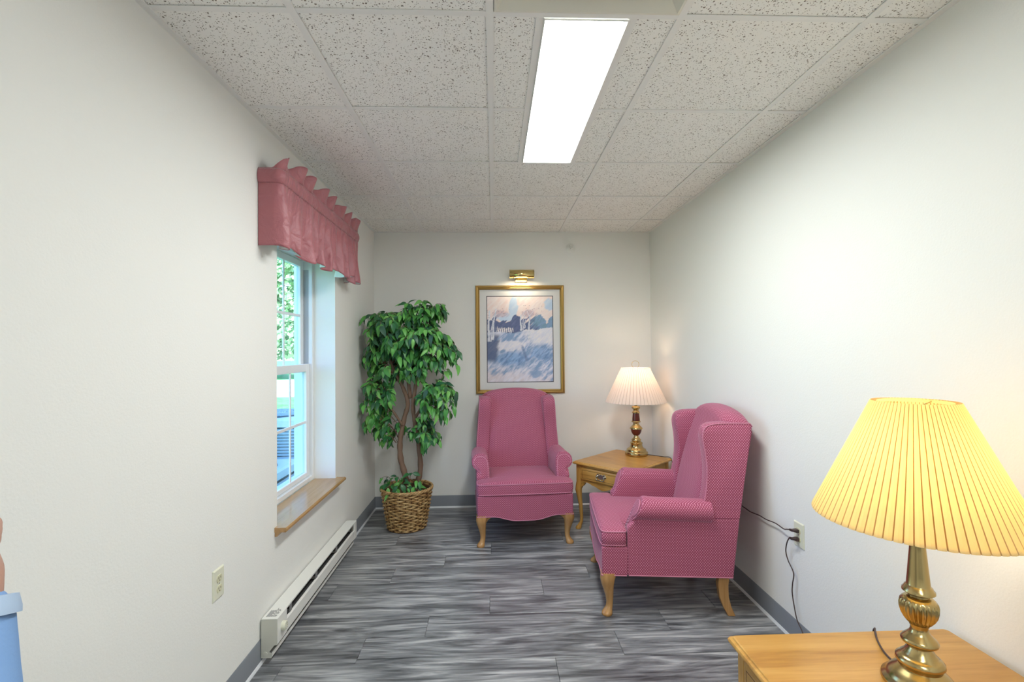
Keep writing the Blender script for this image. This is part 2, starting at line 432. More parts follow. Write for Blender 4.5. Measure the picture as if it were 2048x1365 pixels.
# ceiling grid
T = .61; bx = [-.0052 + T*c for c in (-1, 0, 1, 2)]; by = [3.9524 - T*k for k in range(0, 11)]
TZ = ZC + .004
tile_meshes = {}
def ctile(x0, x1, y0, y1):
    k = (round(x1-x0, 3), round(y1-y0, 3))
    if k not in tile_meshes:
        m = MB(); m.box(0, k[0], 0, k[1], 0, .016); tile_meshes[k] = m.build('ceiling_tile', M['tile'], ceiling, smooth=0); o = tile_meshes[k]
    else:
        o = bpy.data.objects.new('ceiling_tile', tile_meshes[k].data); COL.objects.link(o); o.parent = ceiling
    o.location = (x0, y0, TZ + random.uniform(0, .0015)); return o
xs = [XL] + bx + [XR]; ys = [YB] + by + [YR]
ys = [y for y in ys if y >= YR]
FIX = [(1.512, 2.732), (-2.148+.0, -.928)]
def in_fix(y0, y1): return any(y0 > a - .02 and y1 < b_ + .02 for a, b_ in ((by[4], by[2]), (by[9], by[7])))
GAP = .002
for j in range(len(ys)-1):
    y1, y0 = ys[j], ys[j+1]
    if y1 - y0 < .03: continue
    for i in range(len(xs)-1):
        x0, x1 = xs[i], xs[i+1]
        if i == 2 and in_fix(y0, y1):
            ctile(x0+GAP, .152, y0+GAP, y1-GAP); ctile(.457, x1-GAP, y0+GAP, y1-GAP); continue
        if i == 2 and abs(y1 - by[4]) < .01: continue         # the air diffuser
        ctile(x0+GAP, x1-GAP, y0+GAP, y1-GAP)
def tee(name, x0, x1, y0, y1, z=ZC): 
    MB().box(x0, x1, y0, y1, z, TZ-.0004).build(name, M['tee'], ceiling, smooth=0)
for x in bx: tee('main_tee', x-.012, x+.012, YR, YB)
for y in by:
    if y < YR: continue
    for i in range(len(xs)-1):
        a, c = xs[i] + (.012 if i else 0), xs[i+1] - (.012 if i < len(xs)-2 else 0)
        if i == 2 and abs(y - by[3]) < .01 or (i == 2 and abs(y - by[8]) < .01):
            tee('cross_tee', a, .1430, y-.011, y+.011, ZC+.0005); tee('cross_tee', .466, c, y-.011, y+.011, ZC+.0005); continue
        tee('cross_tee', a, c, y-.011, y+.011, ZC+.0005)
for a, c in ((by[4], by[2]), (by[9], by[7])):
    tee('cross_tee', .143, .167, a+.011, c-.011, ZC+.0003); tee('cross_tee', .442, .466, a+.011, c-.011, ZC+.0003)
for x0, x1, y0, y1 in ((XL, XL+.022, YR, YB), (XR-.022, XR, YR, YB), (XL+.022, XR-.022, YB-.022, YB), (XL+.022, XR-.022, YR, YR+.022)):
    MB().box(x0, x1, y0, y1, ZC-.0012, TZ-.0004).build('wall_angle', M['tee'], ceiling, smooth=0)

# ------------------------------------------------------------------ ceiling fixtures
M['lens'] = emit('light_lens', (.96, 1.0, .99), TROFFER_L)
def troffer(y0, y1, label):
    x0, x1 = .167, .442; t = thing('ceiling_light', label, 'ceiling light', ((x0+x1)/2, (y0+y1)/2, ZC), 0, 'ceiling light panels')
    hx, hy = (x1-x0)/2, (y1-y0)/2
    def rect(ix, z): return [(-hx+ix, -hy+ix, z), (hx-ix, -hy+ix, z), (hx-ix, hy-ix, z), (-hx+ix, hy-ix, z)]
    m = MB(); m.loft([rect(0, .002), rect(.001, -.004), rect(.004, -.005), rect(.014, .004)], cap0=False, cap1=False)
    m.build('frame', M['white_metal'], t, smooth=0)
    m = MB(); m.add(rect(.0135, .0038), [(0, 1, 2, 3)]); m.build('lens', M['lens'], t, smooth=0, fix=False)
    m = MB(); m.loft([rect(-.002, .006), rect(-.002, .09)], cap0=False); m.build('housing', M['white_metal'], t, smooth=0)
    return t
troffer(by[4]+.013, by[2]-.013, 'bright white ceiling light panel beside the air vent')
troffer(by[9]+.013, by[7]-.013, 'added white ceiling light panel by the rear wall, out of view')  # unseen second fixture, added to light the near half of the room
t = thing('air_diffuser', 'beige square ceiling air vent next to the light panel', 'air vent', ((bx[1]+bx[2])/2, (by[4]+by[5])/2, ZC))
def sq(h, z): return [(-h, -h, z), (h, -h, z), (h, h, z), (-h, h, z)]
m = MB(); m.loft([sq(.292, .003), sq(.291, -.003), sq(.283, -.004), sq(.232, .045), sq(.225, .10)], cap0=False, cap1=False); m.build('outer_frame', M['grey_vent'], t, smooth=0)
for h in (.215, .155, .095):
    m = MB(); m.loft([sq(h, .006), sq(h-.004, .003), sq(h-.042, .036), sq(h-.040, .042)], cap0=False, cap1=False); m.build('louver_ring', M['grey_vent'], t, smooth=0)
m = MB(); m.box(-.05, .05, -.05, .05, .006, .02); m.build('centre_plate', M['grey_vent'], t, smooth=0, bevel=.004)
m = MB(); m.box(-.29, .29, -.29, .29, .10, .11); m.build('plenum_box', M['dark_slot'], t, smooth=0)

# ------------------------------------------------------------------ window (one unit in the recess)
win = thing('window_1', '', '', (-1.197, (WY0+WY1)/2, WZ0)); del win['label'], win['category']; struct(win, 'white double hung window with grilles, deep in the wall')
wy0, wy1, wh = WY0-(WY0+WY1)/2, WY1-(WY0+WY1)/2, WZ1-WZ0
m = MB(); x0, x1 = -.125, -.006
m.box(x0, x1, wy0, wy0+.030, 0, wh).box(x0, x1, wy1-.030, wy1, 0, wh).box(x0, x1, wy0+.030, wy1-.030, 0, .030).box(x0, x1, wy0+.030, wy1-.030, wh-.030, wh)
m.build('window_frame', M['vinyl'], win, smooth=0, bevel=.003)
for s, yy in ((1, wy1-.030), (-1, wy0+.030)):
    m = MB(); m.box(-.062, -.030, min(yy, yy-s*.004), max(yy, yy-s*.004), .76, wh-.09); m.build('jamb_track', M['track'], win, smooth=0)
def sash(xc, z0, z1, nm, stile=.052, rail_b=.05, rail_t=.048):
    y0, y1 = wy0+.034, wy1-.034; h = .016
    m = MB(); m.box(xc-h, xc+h, y0, y0+stile, z0, z1).box(xc-h, xc+h, y1-stile, y1, z0, z1).box(xc-h, xc+h, y0+stile, y1-stile, z0, z0+rail_b).box(xc-h, xc+h, y0+stile, y1-stile, z1-rail_t, z1)
    s = m.build(nm, M['vinyl'], win, smooth=0, bevel=.004)
    gy0, gy1, gz0, gz1 = y0+stile, y1-stile, z0+rail_b, z1-rail_t
    MB().box(xc-.002, xc+.002, gy0, gy1, gz0, gz1).build('glass_pane', M['window_glass'], s, smooth=0)
    for i in (1, 2):
        yc = gy0 + (gy1-gy0)*i/3; MB().box(xc+.0025, xc+.011, yc-.008, yc+.008, gz0, gz1).build('muntin', M['vinyl'], s, smooth=0, bevel=.003)
    zc = (gz0+gz1)/2; MB().box(xc+.003, xc+.0125, gy0, gy1, zc-.009, zc+.009).build('muntin', M['vinyl'], s, smooth=0, bevel=.003)
    return s
sash(-.038, .012+.02, .765, 'lower_sash', rail_b=.030, rail_t=.05)
sash(-.076, .715, wh-.034, 'upper_sash', rail_b=.045, rail_t=.04)
# oak sill
m = MB()
prof = [(0, 0), (.19, 0), (.197, .006), (.197, .016), (.19, .022), (0, .022)]
m.loft([[(-1.198 + a, y, WZ0-.022+z) for a, z in prof] for y in (WY0+.001, WY1-.001)])
so = struct(m.build('trim_1', M['sill_wood'], smooth=30), 'oak window sill board')
prof2 = [(.1365, 0), (.19, 0), (.197, .006), (.197, .016), (.19, .022), (.1365, .022)]
for y0, y1 in ((2.400, WY0+.001), (WY1-.001, 3.337)):
    m = MB(); m.loft([[(-1.198 + a, y, WZ0-.022+z) for a, z in prof2] for y in (y0, y1)]); m.build('sill_horn', M['sill_wood'], so, smooth=30)
m = MB(); pr = [(XL+.0005, WZ0-.045), (XL+.012, WZ0-.043), (XL+.018, WZ0-.032), (XL+.032, WZ0-.0225), (XL+.0005, WZ0-.0225)]
m.loft([[(x, y, z) for x, z in pr] for y in (2.404, 3.333)]); m.build('apron_moulding', M['sill_wood'], so, smooth=30)

# ------------------------------------------------------------------ valance
def valance():
    t = thing('window_valance', 'dusty rose gathered curtain valance over the window', 'curtain', (XL, 2.866, 1.87))
    rng = random.Random(11); y0, y1, dep = 2.242-2.866, 3.490-2.866, .098
    # path length parameter: return (dep) + front + return
    Lf = y1 - y0; n = 260
    ph = [rng.uniform(0, 6.28) for _ in range(8)]
    cents = []; y = .02
    while y < Lf: cents.append((y, rng.uniform(.030, .060), rng.uniform(.5, 1.0))); y += rng.uniform(.075, .125)
    def base(s):
        # s in [0, dep+Lf+dep]
        r = .022
        if s < dep-r: return (s, y0), (0, -1)
        if s < dep-r+r*pi/2:
            a = (s-(dep-r))/r; return (dep-r+r*sin(a), y0+r-r*cos(a)), (sin(a), -cos(a))
        s2 = s-(dep-r+r*pi/2); Lm = Lf-2*r
        if s2 < Lm: return (dep, y0+r+s2), (1, 0)
        s3 = s2-Lm
        if s3 < r*pi/2:
            a = s3/r; return (dep-r+r*cos(a), y1-r+r*sin(a)), (cos(a), sin(a))
        return (max(dep-r-(s3-r*pi/2), 0.0), y1), (0, 1)
    S = 2*(dep-.022)+.022*pi+Lf-.044
    def env(s): return min(1, max(0, (s-.07)/.06))*min(1, max(0, (S-.03-s)/.05))
    def fold(s):
        v = 0
        for c, w, a in cents: v += a*math.exp(-((s-dep-c)/(w*.62))**2)
        return v - .55
    def fine(s): return sin(s*330+ph[0]+2*sin(s*41+ph[1]))*.6 + sin(s*540+ph[2])*.4
    def sheet(zfun, dfun, rows, off=0):
        m = MB(); rings = []
        for i in range(rows+1):
            v = i/rows; ring = []
            for j in range(n+1):
                s = S*j/n; (px, py), (nx, ny) = base(s); d = dfun(s, v)*1.0 + off; z = zfun(s, v)
                sh = 0
                ring.append((max(px+nx*d, .002), py+ny*d+sh, z))
            rings.append(ring)
        m.loft(rings, closed=False, cap0=False, cap1=False); return m
    Z = 1.87
    zb = lambda s: 1.884 - Z + env(s)*(.016*sin(s*21+ph[3]) + .010*sin(s*47+ph[4]) - .026*fold(s))
    m = sheet(lambda s, v: 2.170-Z - v*(2.170-Z-zb(s)), lambda s, v: env(s)*(fine(s)*.0035*(1-v)**2 + fold(s)*.085*v**.65 + .007*sin(s*63+ph[5])*v*(1-v)*2 + .010*sin(s*30+v*5+ph[6])*v) - .0 + .006, 26)
    o = m.build('skirt', M['satin'], t, smooth=180, fix=False); sd = o.modifiers.new('solid', 'SOLIDIFY'); sd.thickness = .0016; sd.offset = -1
    m = sheet(lambda s, v: 2.170-Z - v*(2.170-Z-zb(s)) + .003*v, lambda s, v: env(s)*(fine(s)*.0035*(1-v)**2 + fold(s)*.085*v**.65 + .007*sin(s*63+ph[5])*v*(1-v)*2 + .010*sin(s*30+v*5+ph[6])*v) + .002, 26)
    m.build('lining', M['lining'], t, smooth=180, fix=False)
    m = sheet(lambda s, v: 2.236-Z - v*.067, lambda s, v: .006 + .010*sin(pi*v)**.7 + env(s)*fine(s)*.0045*(.35+.65*sin(pi*v)), 10)
    o = m.build('rod_pocket', M['satin'], t, smooth=180, fix=False); sd = o.modifiers.new('solid', 'SOLIDIFY'); sd.thickness = .0016; sd.offset = -1
    def rz(s): return (.018 + env(s)*(.048 + .017*sin(s*38+ph[7]+.9*sin(s*17)+.5) + .004*sin(s*53+ph[2])))*min(1, max(.25, (s-.05)/.05))
    m = sheet(lambda s, v: 2.235-Z + v*rz(s), lambda s, v: .006 + env(s)*(fine(s)*.004*(1-v)**2 + v**.8*(.030*sin(s*38+ph[7]+.9*sin(s*17)) + .005*sin(s*97+ph[3]))) , 10)
    o = m.build('ruffle_heading', M['satin'], t, smooth=180, fix=False); sd = o.modifiers.new('solid', 'SOLIDIFY'); sd.thickness = .0016; sd.offset = -1
    m = MB(); m.tube([(0.0, y0+.012, 2.203-Z), (dep-.02, y0+.012, 2.203-Z), (dep-.012, y0+.03, 2.203-Z), (dep-.012, y1-.03, 2.203-Z), (dep-.02, y1-.012, 2.203-Z), (0, y1-.012, 2.203-Z)], .008, 8)
    m.build('curtain_rod', M['white_metal'], t)
valance()

# ------------------------------------------------------------------ baseboard heater
def heater():
    y0, y1 = 2.252, 3.52; L = y1-y0
    t = thing('baseboard_heater', 'long white electric baseboard heater under the window', 'heater', (XL+.007, (y0+y1)/2, .026))
    h = L/2; X = lambda x: x - (XL+.007); Zb = .026
    def strip(name, prof, a, b_, mat, bev=.0015, th=.0022):
        m = MB(); m.loft([[(x, y, z-Zb) for x, z in prof] for y in (a, b_)]); return m.build(name, mat, t, smooth=30)
    # cover: back plate and top
    strip('cover', [(0, .026), (.002, .026), (.002, .1965), (.068, .1965), (.068, .191), (.070, .191), (.070, .1985), (0, .1985)], -h+.002, h-.002, M['white_metal'])
    strip('front_panel', [(.062, .150), (.064, .150), (.0705, .142), (.0705, .088), (.066, .083), (.064, .083), (.0685, .090), (.0685, .141)], -h+.105, h-.055, M['white_metal'])
    strip('bottom_lip', [(.0, .028), (.046, .028), (.0505, .034), (.0505, .052), (.047, .052), (.047, .036), (.044, .031), (.0, .031)], -h+.002, h-.002, M['white_metal'])
    for a, b_ in ((-h+.001, -h+.105), (h-.055, h-.001)):
        m = MB(); m.box(.064, .0715, a, b_, .083-Zb, .198-Zb); m.build('end_cover', M['white_metal'], t, smooth=0, bevel=.002)
    for y in (-h, h-.002):
        poly = [(0, 0), (.046, 0), (.046, .020), (.036, .026), (.058, .055), (.0715, .057), (.0715, .1725), (0, .1725)]
        m = MB(); m.prism(poly, 1, y, y+.002); m.build('end_cap', M['heater_end'], t, smooth=0)
    m = MB(); m.lathe([(.0105, 0), (.0105, .0012), (.0095, .0016), (0.001, .0016)], 20); o = m.build('knockout', M['heater_end'], t); o.rotation_euler = (pi/2, 0, 0); o.location = (.018, -h, .018)
    m = MB(); m.tube([(.034, -h+.12, .098-Zb), (.034, h-.06, .098-Zb)], .008, 8); m.build('heating_element', M['fin'], t)
    m = MB(); m.box(.004, .062, -h+.11, h-.058, .072-Zb, .138-Zb); m.build('fin_block', M['dark_slot'], t, smooth=0)
    for k in range(4):
        y = -h + .16 + (L-.24)*k/3; m = MB(); m.box(.004, .066, y-.014, y+.014, .150-Zb, .153-Zb).box(.062, .066, y-.014, y+.014, .150-Zb, .184-Zb); m.build('bracket', M['fin'], t, smooth=0)
    kn = MB(); kn.lathe([(.021, 0), (.021, .004), (.020, .016), (.018, .018), (.0, .018)], 28); o = kn.build('thermostat_knob', M['ivory'], t); o.rotation_euler = (0, pi/2, 0); o.location = (.0715, -h+.055, .140-Zb)
    m = MB()
    for k in range(7):
        a = -.9+k*.75; m.box(-.001+.013*cos(a)-.001, .013*cos(a)+.0012, .013*sin(a)-.001, .013*sin(a)+.001, .018, .0185)
    m.build('dial_marks', M['print'], o, smooth=0)
    m = MB(); r = random.Random(5)
    for i in range(11):
        x = .012 + i*.0042; y = -h+.022
        while y < -h + (.085 if i < 6 else .07 + .02*r.random()):
            w = r.uniform(.006, .02) if i >= 5 else .060; m.box(x, x+.0022, y, y+w*.9, .1727, .1729); y += w*1.15 + .003
    m.build('rating_print', M['print'], t, smooth=0)
heater()

# ------------------------------------------------------------------ outlets
def outlet(loc, rz, label):
    t = thing('wall_outlet', label, 'outlet', loc, rz)            # local: face looks along -y
    w, h = .037, .058
    def rr(a, b_, y): return [(-a, y, -b_), (a, y, -b_), (a, y, b_), (-a, y, b_)]
    m = MB(); m.loft([rr(w, h, 0), rr(w, h, -.0015), rr(w-.0045, h-.0045, -.006)]); m.build('cover_plate', M['ivory'], t, smooth=0)
    for s in (-1, 1):
        m = MB(); ring = []
        for j in range(28):
            a = 2*pi*j/28; ring.append((.0172*cos(a), max(-.0135, min(.0135, .0172*sin(a)))))
        m.loft([[(x, -.0058, z+s*.0195) for x, z in ring], [(x*.97, -.0082, z*.97+s*.0195) for x, z in ring]]); f = m.build('socket_face', M['ivory2'], t, smooth=30)
        for x, hh in ((-.0063, .0042), (.0063, .0034)):
            m = MB(); m.box(x-.0012, x+.0012, -.0084, -.0080, s*.0195+.003-hh, s*.0195+.003+hh); m.build('slot', M['black'], f, smooth=0)
        m = MB(); m.lathe([(.0024, 0), (.0024, .0004)], 12); o = m.build('ground_hole', M['black'], f); o.rotation_euler = (pi/2, 0, 0); o.location = (0, -.0080, s*.0195-.0075)
    m = MB(); m.lathe([(.003, 0), (.003, .0008), (.002, .0012)], 14); o = m.build('screw', M['chrome'], t); o.rotation_euler = (pi/2, 0, 0); o.location = (0, -.006, 0)
    return t
outlet((XL, 1.919, .519), pi/2, 'ivory duplex wall outlet near the heater, nothing plugged in')
outlet((XR, 2.250, .522), -pi/2, 'ivory duplex wall outlet with two brown plugs')

# ------------------------------------------------------------------ picture, picture light, sprinkler
def hash2(i, j, s=0):
    v = sin(i*127.1 + j*311.7 + s*74.7)*43758.5453; return v - math.floor(v)
def vnoise(x, y, s=0):
    i, j = math.floor(x), math.floor(y); fx, fy = x-i, y-j; fx = fx*fx*(3-2*fx); fy = fy*fy*(3-2*fy)
    a, b_, c, d = hash2(i, j, s), hash2(i+1, j, s), hash2(i, j+1, s), hash2(i+1, j+1, s)
    return (a+(b_-a)*fx)*(1-fy) + (c+(d-c)*fx)*fy
def fbm(x, y, s=0): return .5*vnoise(x, y, s)+.3*vnoise(2*x+3, 2*y+1, s+1)+.2*vnoise(4*x, 4*y+7, s+2)
def lerp3(a, b_, t): t = max(0, min(1, t)); return tuple(a[i]+(b_[i]-a[i])*t for i in range(3))
def picture():
    X0, X1, Z0, Z1 = -.161, .633, 1.007, 1.976; W, H = X1-X0, Z1-Z0
    t = thing('framed_picture', 'framed landscape print of pale birches in a gold frame', 'picture', ((X0+X1)/2, YB, (Z0+Z1)/2))
    prof = [(0, 0), (0, -.020), (.004, -.025), (.011, -.026), (.015, -.022), (.020, -.021), (.026, -.024), (.030, -.022), (.033, -.016), (.036, -.012), (.036, 0)]
    def rect(i, y): return [(-W/2+i, y, -H/2+i), (W/2-i, y, -H/2+i), (W/2-i, y, H/2-i), (-W/2+i, y, H/2-i)]
    m = MB(); m.loft([rect(i, y) for i, y in prof], cap0=False, cap1=False)
    m.build('frame', plain('gold_frame', (.42, .27, .085), .30, .85), t, smooth=0)
    # mat board with its window
    ax0, ax1, az0, az1 = -.058-(X0+X1)/2, .530-(X0+X1)/2, 1.112-(Z0+Z1)/2, 1.877-(Z0+Z1)/2
    def rc(x0, x1, z0, z1, y): return [(x0, y, z0), (x1, y, z0), (x1, y, z1), (x0, y, z1)]
    m = MB(); m.loft([rect(.034, -.006), rc(ax0-.006, ax1+.006, az0-.006, az1+.006, -.006)], cap0=False, cap1=False); m.build('mat', M['mat_board'], t, smooth=0)
    m = MB(); m.loft([rc(ax0-.006, ax1+.006, az0-.006, az1+.006, -.0062), rc(ax0, ax1, az0, az1, -.004)], cap0=False, cap1=False); m.build('mat_line', M['mat_core'], t, smooth=0)
    nx, nz = 166, 214; me_v = []; cols = []
    def sm(x, a, b_): x = max(0, min(1, (x-a)/(b_-a))); return x*x*(3-2*x)
    def ell(u, v, cu, cv, ru, rv): return 1-sqrt(((u-cu)/ru)**2+((v-cv)/rv)**2)
    sky, skyb, pink, pinkd, mauve = (.62, .74, .90), (.48, .64, .86), (.88, .72, .70), (.72, .50, .54), (.40, .34, .46)
    navy, indigo, slate, teal, blue = (.07, .11, .24), (.13, .16, .34), (.24, .37, .60), (.17, .32, .43), (.25, .44, .74)
    lav, cream, deep = (.78, .78, .90), (.92, .87, .87), (.12, .24, .50)
    trunks = [(.020, .47, .84, .017, .012), (.085, .49, .86, .015, .050), (.055, .47, .72, .008, .030), (.515, .60, .79, .014, -.006), (.545, .61, .78, .008, .020), (.572, .62, .76, .007, .022), (.637, .48, .78, .016, .012)]
    twigs = [(.05, .73, .16, .80), (.06, .72, .11, .79), (.13, .72, .24, .80), (.10, .70, .03, .78), (.66, .66, .71, .70), (.53, .76, .58, .84), (.64, .77, .60, .85), (.65, .77, .72, .84)]
    for j in range(nz):
        v = j/(nz-1)
        for i in range(nx):
            u = i/(nx-1); p = u*.80+v*.60; q = -u*.60+v*.80
            b1 = fbm(p*7, q*26, 3); b2 = fbm(p*15+4, q*58, 9); b3 = fbm(p*4+8, q*11, 6); n = (b1-.5)*1.5; n2 = (b2-.5)*1.7; w = n*.05+n2*.02
            # sky with pink crowns
            c = lerp3(pink, cream, .5+n+.5*n2); c = lerp3(c, pinkd, sm(.5+n*1.3-.9*v*.5, .15, .6)*.35)
            gap = max(ell(u, v, .40-.10*(.85-v), .86, .075, .17), ell(u, v, .96, .91, .10, .08), ell(u, v, .28, .755, .16, .06))
            c = lerp3(c, lerp3(sky, skyb, .5+n), sm(gap+n*.35, -.02, .22))
            for cu_, cv_, ru, rv in ((.20, .80, .18, .07), (.64, .80, .17, .06)): c = lerp3(c, lerp3(pinkd, mauve, .45+n2), .75*sm(ell(u, v, cu_, cv_, ru, rv)+n2*.4, .15, .55))
            # dark tree belt
            top = .735 + .055*sm(u, .34, .42)*(1-sm(u, .46, .52)) + .035*sm(u, .74, .80) + .02*sin(u*19) - .04*sm(u, .86, .90)*(1-sm(u, .93, .95)) - .03*sm(.15-u, 0, .1)
            belt = sm(top+w*1.4-v, -.004, .012)
            c = lerp3(c, lerp3(lerp3(navy, indigo, .5+n2), lerp3(teal, slate, .5+n2*1.2), sm(u+n*.2, .66, .80)), belt)
            # bright clearing with small dark stems
            clr = sm(u, .12, .16)*(1-sm(u, .37, .42))*sm(v+w, .562, .575)*(1-sm(v+w*.8+.06*(u-.25), .632, .645))
            c = lerp3(c, cream, clr*(0 if (abs((u*31+.25*sin(v*30)) % 1-.5) < .17) else .9))
            # ground
            gtop = .585+.03*sm(u, .4, .6)+.025*sm(u, .7, 1)+w*.5; g = sm(gtop-v, 0, .015)
            gc = lerp3(slate, lav, .42+1.6*n+.8*n2)
            gc = lerp3(gc, lerp3(lav, cream, .5+n2), .85*sm(ell(u, v, .33, .42, .26, .075)+n*.5, 0, .3))
            gc = lerp3(gc, lerp3(lav, cream, .4+n2), .9*sm(u-.62+.9*(v-.50)+n*.12, -.02, .10)*sm(v, .40, .47))
            gc = lerp3(gc, lerp3(deep, blue, .6+n2*1.5), .85*sm(ell(u, v, .36, .27, .34, .10)+n*1.1, .0, .5))
            gc = lerp3(gc, lerp3(deep, blue, .5+n2*1.5), .80*sm(ell(u, v, .84, .33, .22, .12)+n*1.3, .1, .5))
            gc = lerp3(gc, lerp3(indigo, slate, .5+n2), .85*sm(.030+n2*.02-abs(u-(.53+.42*(.42-v))), 0, .02)*sm(v, .22, .26)*(1-sm(v, .40, .44)))
            gc = lerp3(gc, navy, .9*sm(.17+.10*(v-.3)+w*1.3-u, -.01, .06)*sm(v, .20, .28)*(1-sm(v, .52, .58)))
            gc = lerp3(gc, lerp3(pink, lav, .5+n), .75*sm(.17-.10*u+n*.16-v, -.04, .06))
            gc = lerp3(gc, slate, .85*sm(ell(u, v, .74, .09, .12, .055)+n*.7, .1, .5))
            c = lerp3(c, gc, g)
            for tx, a, b_, tw, lean in trunks:
                f = (v-a)/(b_-a)
                if 0 < f < 1 and abs(u-(tx+lean*f*f+.004*sin(f*9))) < tw*(1.1-.55*f): c = lerp3((.80, .81, .88), (.50, .55, .68), .35+1.2*n2)
            for x0, z0, x1, z1 in twigs:
                f = (v-z0)/(z1-z0)
                if 0 < f < 1 and abs(u-(x0+(x1-x0)*f)) < .005: c = lerp3((.78, .78, .86), c, .25)
            if hash2(i//2, j//2, 4) > .972 and .72 < v < .90 and (u < .34 or .5 < u < .84): c = lerp3(c, (.24, .17, .28), .6)
            me_v.append((ax0+(ax1-ax0)*u, -.0038, az0+(az1-az0)*v)); cols.append(c)
    fs = [(j*nx+i, j*nx+i+1, (j+1)*nx+i+1, (j+1)*nx+i) for j in range(nz-1) for i in range(nx-1)]
    m = MB(); m.add(me_v, fs)
    pm, nt, b = new_mat('print_colours'); at = N(nt, 'ShaderNodeAttribute', attribute_name='ink'); nt.links.new(at.outputs['Color'], b.inputs['Base Color']); b.inputs['Roughness'].default_value = .6
    o = m.build('art_print', pm, t, smooth=0, fix=False)
    ca = o.data.color_attributes.new('ink', 'FLOAT_COLOR', 'POINT')
    for k, c in enumerate(cols): ca.data[k].color = (*[max(0, x) for x in c], 1)
    m = MB(); m.add(rect(.034, -.0095), [(0, 1, 2, 3)]); m.build('glazing', M['frame_glass'], t, smooth=0, fix=False)
picture()

def picture_light():
    t = thing('picture_light', 'small brass picture light mounted above the gold frame', 'wall light', (.250, YB, 2.035))
    m = MB(); m.box(-.055, .052, -.014, 0, -.030, .045); m.build('wall_plate', M['brass'], t, smooth=0, bevel=.004)
    m = MB(); m.lathe([(.004, 0), (.004, .003), (.002, .004)], 12); o = m.build('screw', M['brass_old'], t); o.rotation_euler = (pi/2, 0, 0); o.location = (-.01, -.014, -.006)
    m = MB(); m.box(-.05, .05, -.075, -.014, .012, .036); m.build('arm', M['brass_old'], t, smooth=0, bevel=.005)
    # half-round hood, open below
    yc, zc, R0 = -.105, .028, .040; rings = []
    for x in (-.108, .108):
        rings.append([(x, yc+R0*cos(a), zc+R0*sin(a)) for a in [(-.25+1.45*k/20)*pi for k in range(21)]])
    m = MB(); m.loft(rings, closed=False, cap0=False, cap1=False); o = m.build('hood', M['brass'], t, smooth=180, fix=False); sd = o.modifiers.new('s', 'SOLIDIFY'); sd.thickness = .0015
    for x in (-.108, .1065):
        m = MB(); m.loft([[(xx, yc+R0*cos(a), zc+R0*sin(a)) for a in [(-.25+1.45*k/20)*pi for k in range(21)]] for xx in (x, x+.0015)]); m.build('hood_end', M['brass'], t, smooth=30)
    m = MB(); m.tube([(-.09, yc, zc), (.09, yc, zc)], .011, 12); m.build('tube_bulb', emit('warm_tube', (1, .80, .52), 14), t)
    l = bpy.data.lights.new('picture_lamp_glow', 'AREA'); l.shape = 'RECTANGLE'; l.size = .19; l.size_y = .03; l.energy = .8; l.color = (1, .84, .62); l.spread = radians(160)
    lo = bpy.data.objects.new('picture_lamp_glow', l); COL.objects.link(lo); lo.parent = t; lo.location = (0, yc+.002, zc-.013); lo.rotation_euler = (radians(38), 0, 0)
picture_light()

t = thing('sprinkler_head', 'small white round sidewall sprinkler head on the back wall', 'sprinkler', (.701, YB, 2.314))
m = MB(); m.lathe([(.044, 0), (.044, .003), (.036, .008), (.026, .010), (.026, .016), (.020, .019), (.0, .019)], 32); o = m.build('escutcheon', M['white_metal'], t); o.rotation_euler = (pi/2, 0, 0)
m = MB(); m.lathe([(.012, .018), (.012, .030), (.007, .032), (.007, .05), (0, .05)], 16); o = m.build('body', M['chrome'], t); o.rotation_euler = (pi/2, 0, 0)
for s in (-1, 1):
    m = MB(); m.tube([(s*.010, -.028, 0), (s*.014, -.042, .0), (s*.006, -.056, 0), (0, -.058, 0)], .002, 6); m.build('frame_arm', M['chrome'], t)
m = MB(); m.box(-.018, .018, -.060, -.030, .013, .0145).box(-.014, .014, -.061, -.0595, -.010, .0145); m.build('deflector', M['chrome'], t, smooth=0)

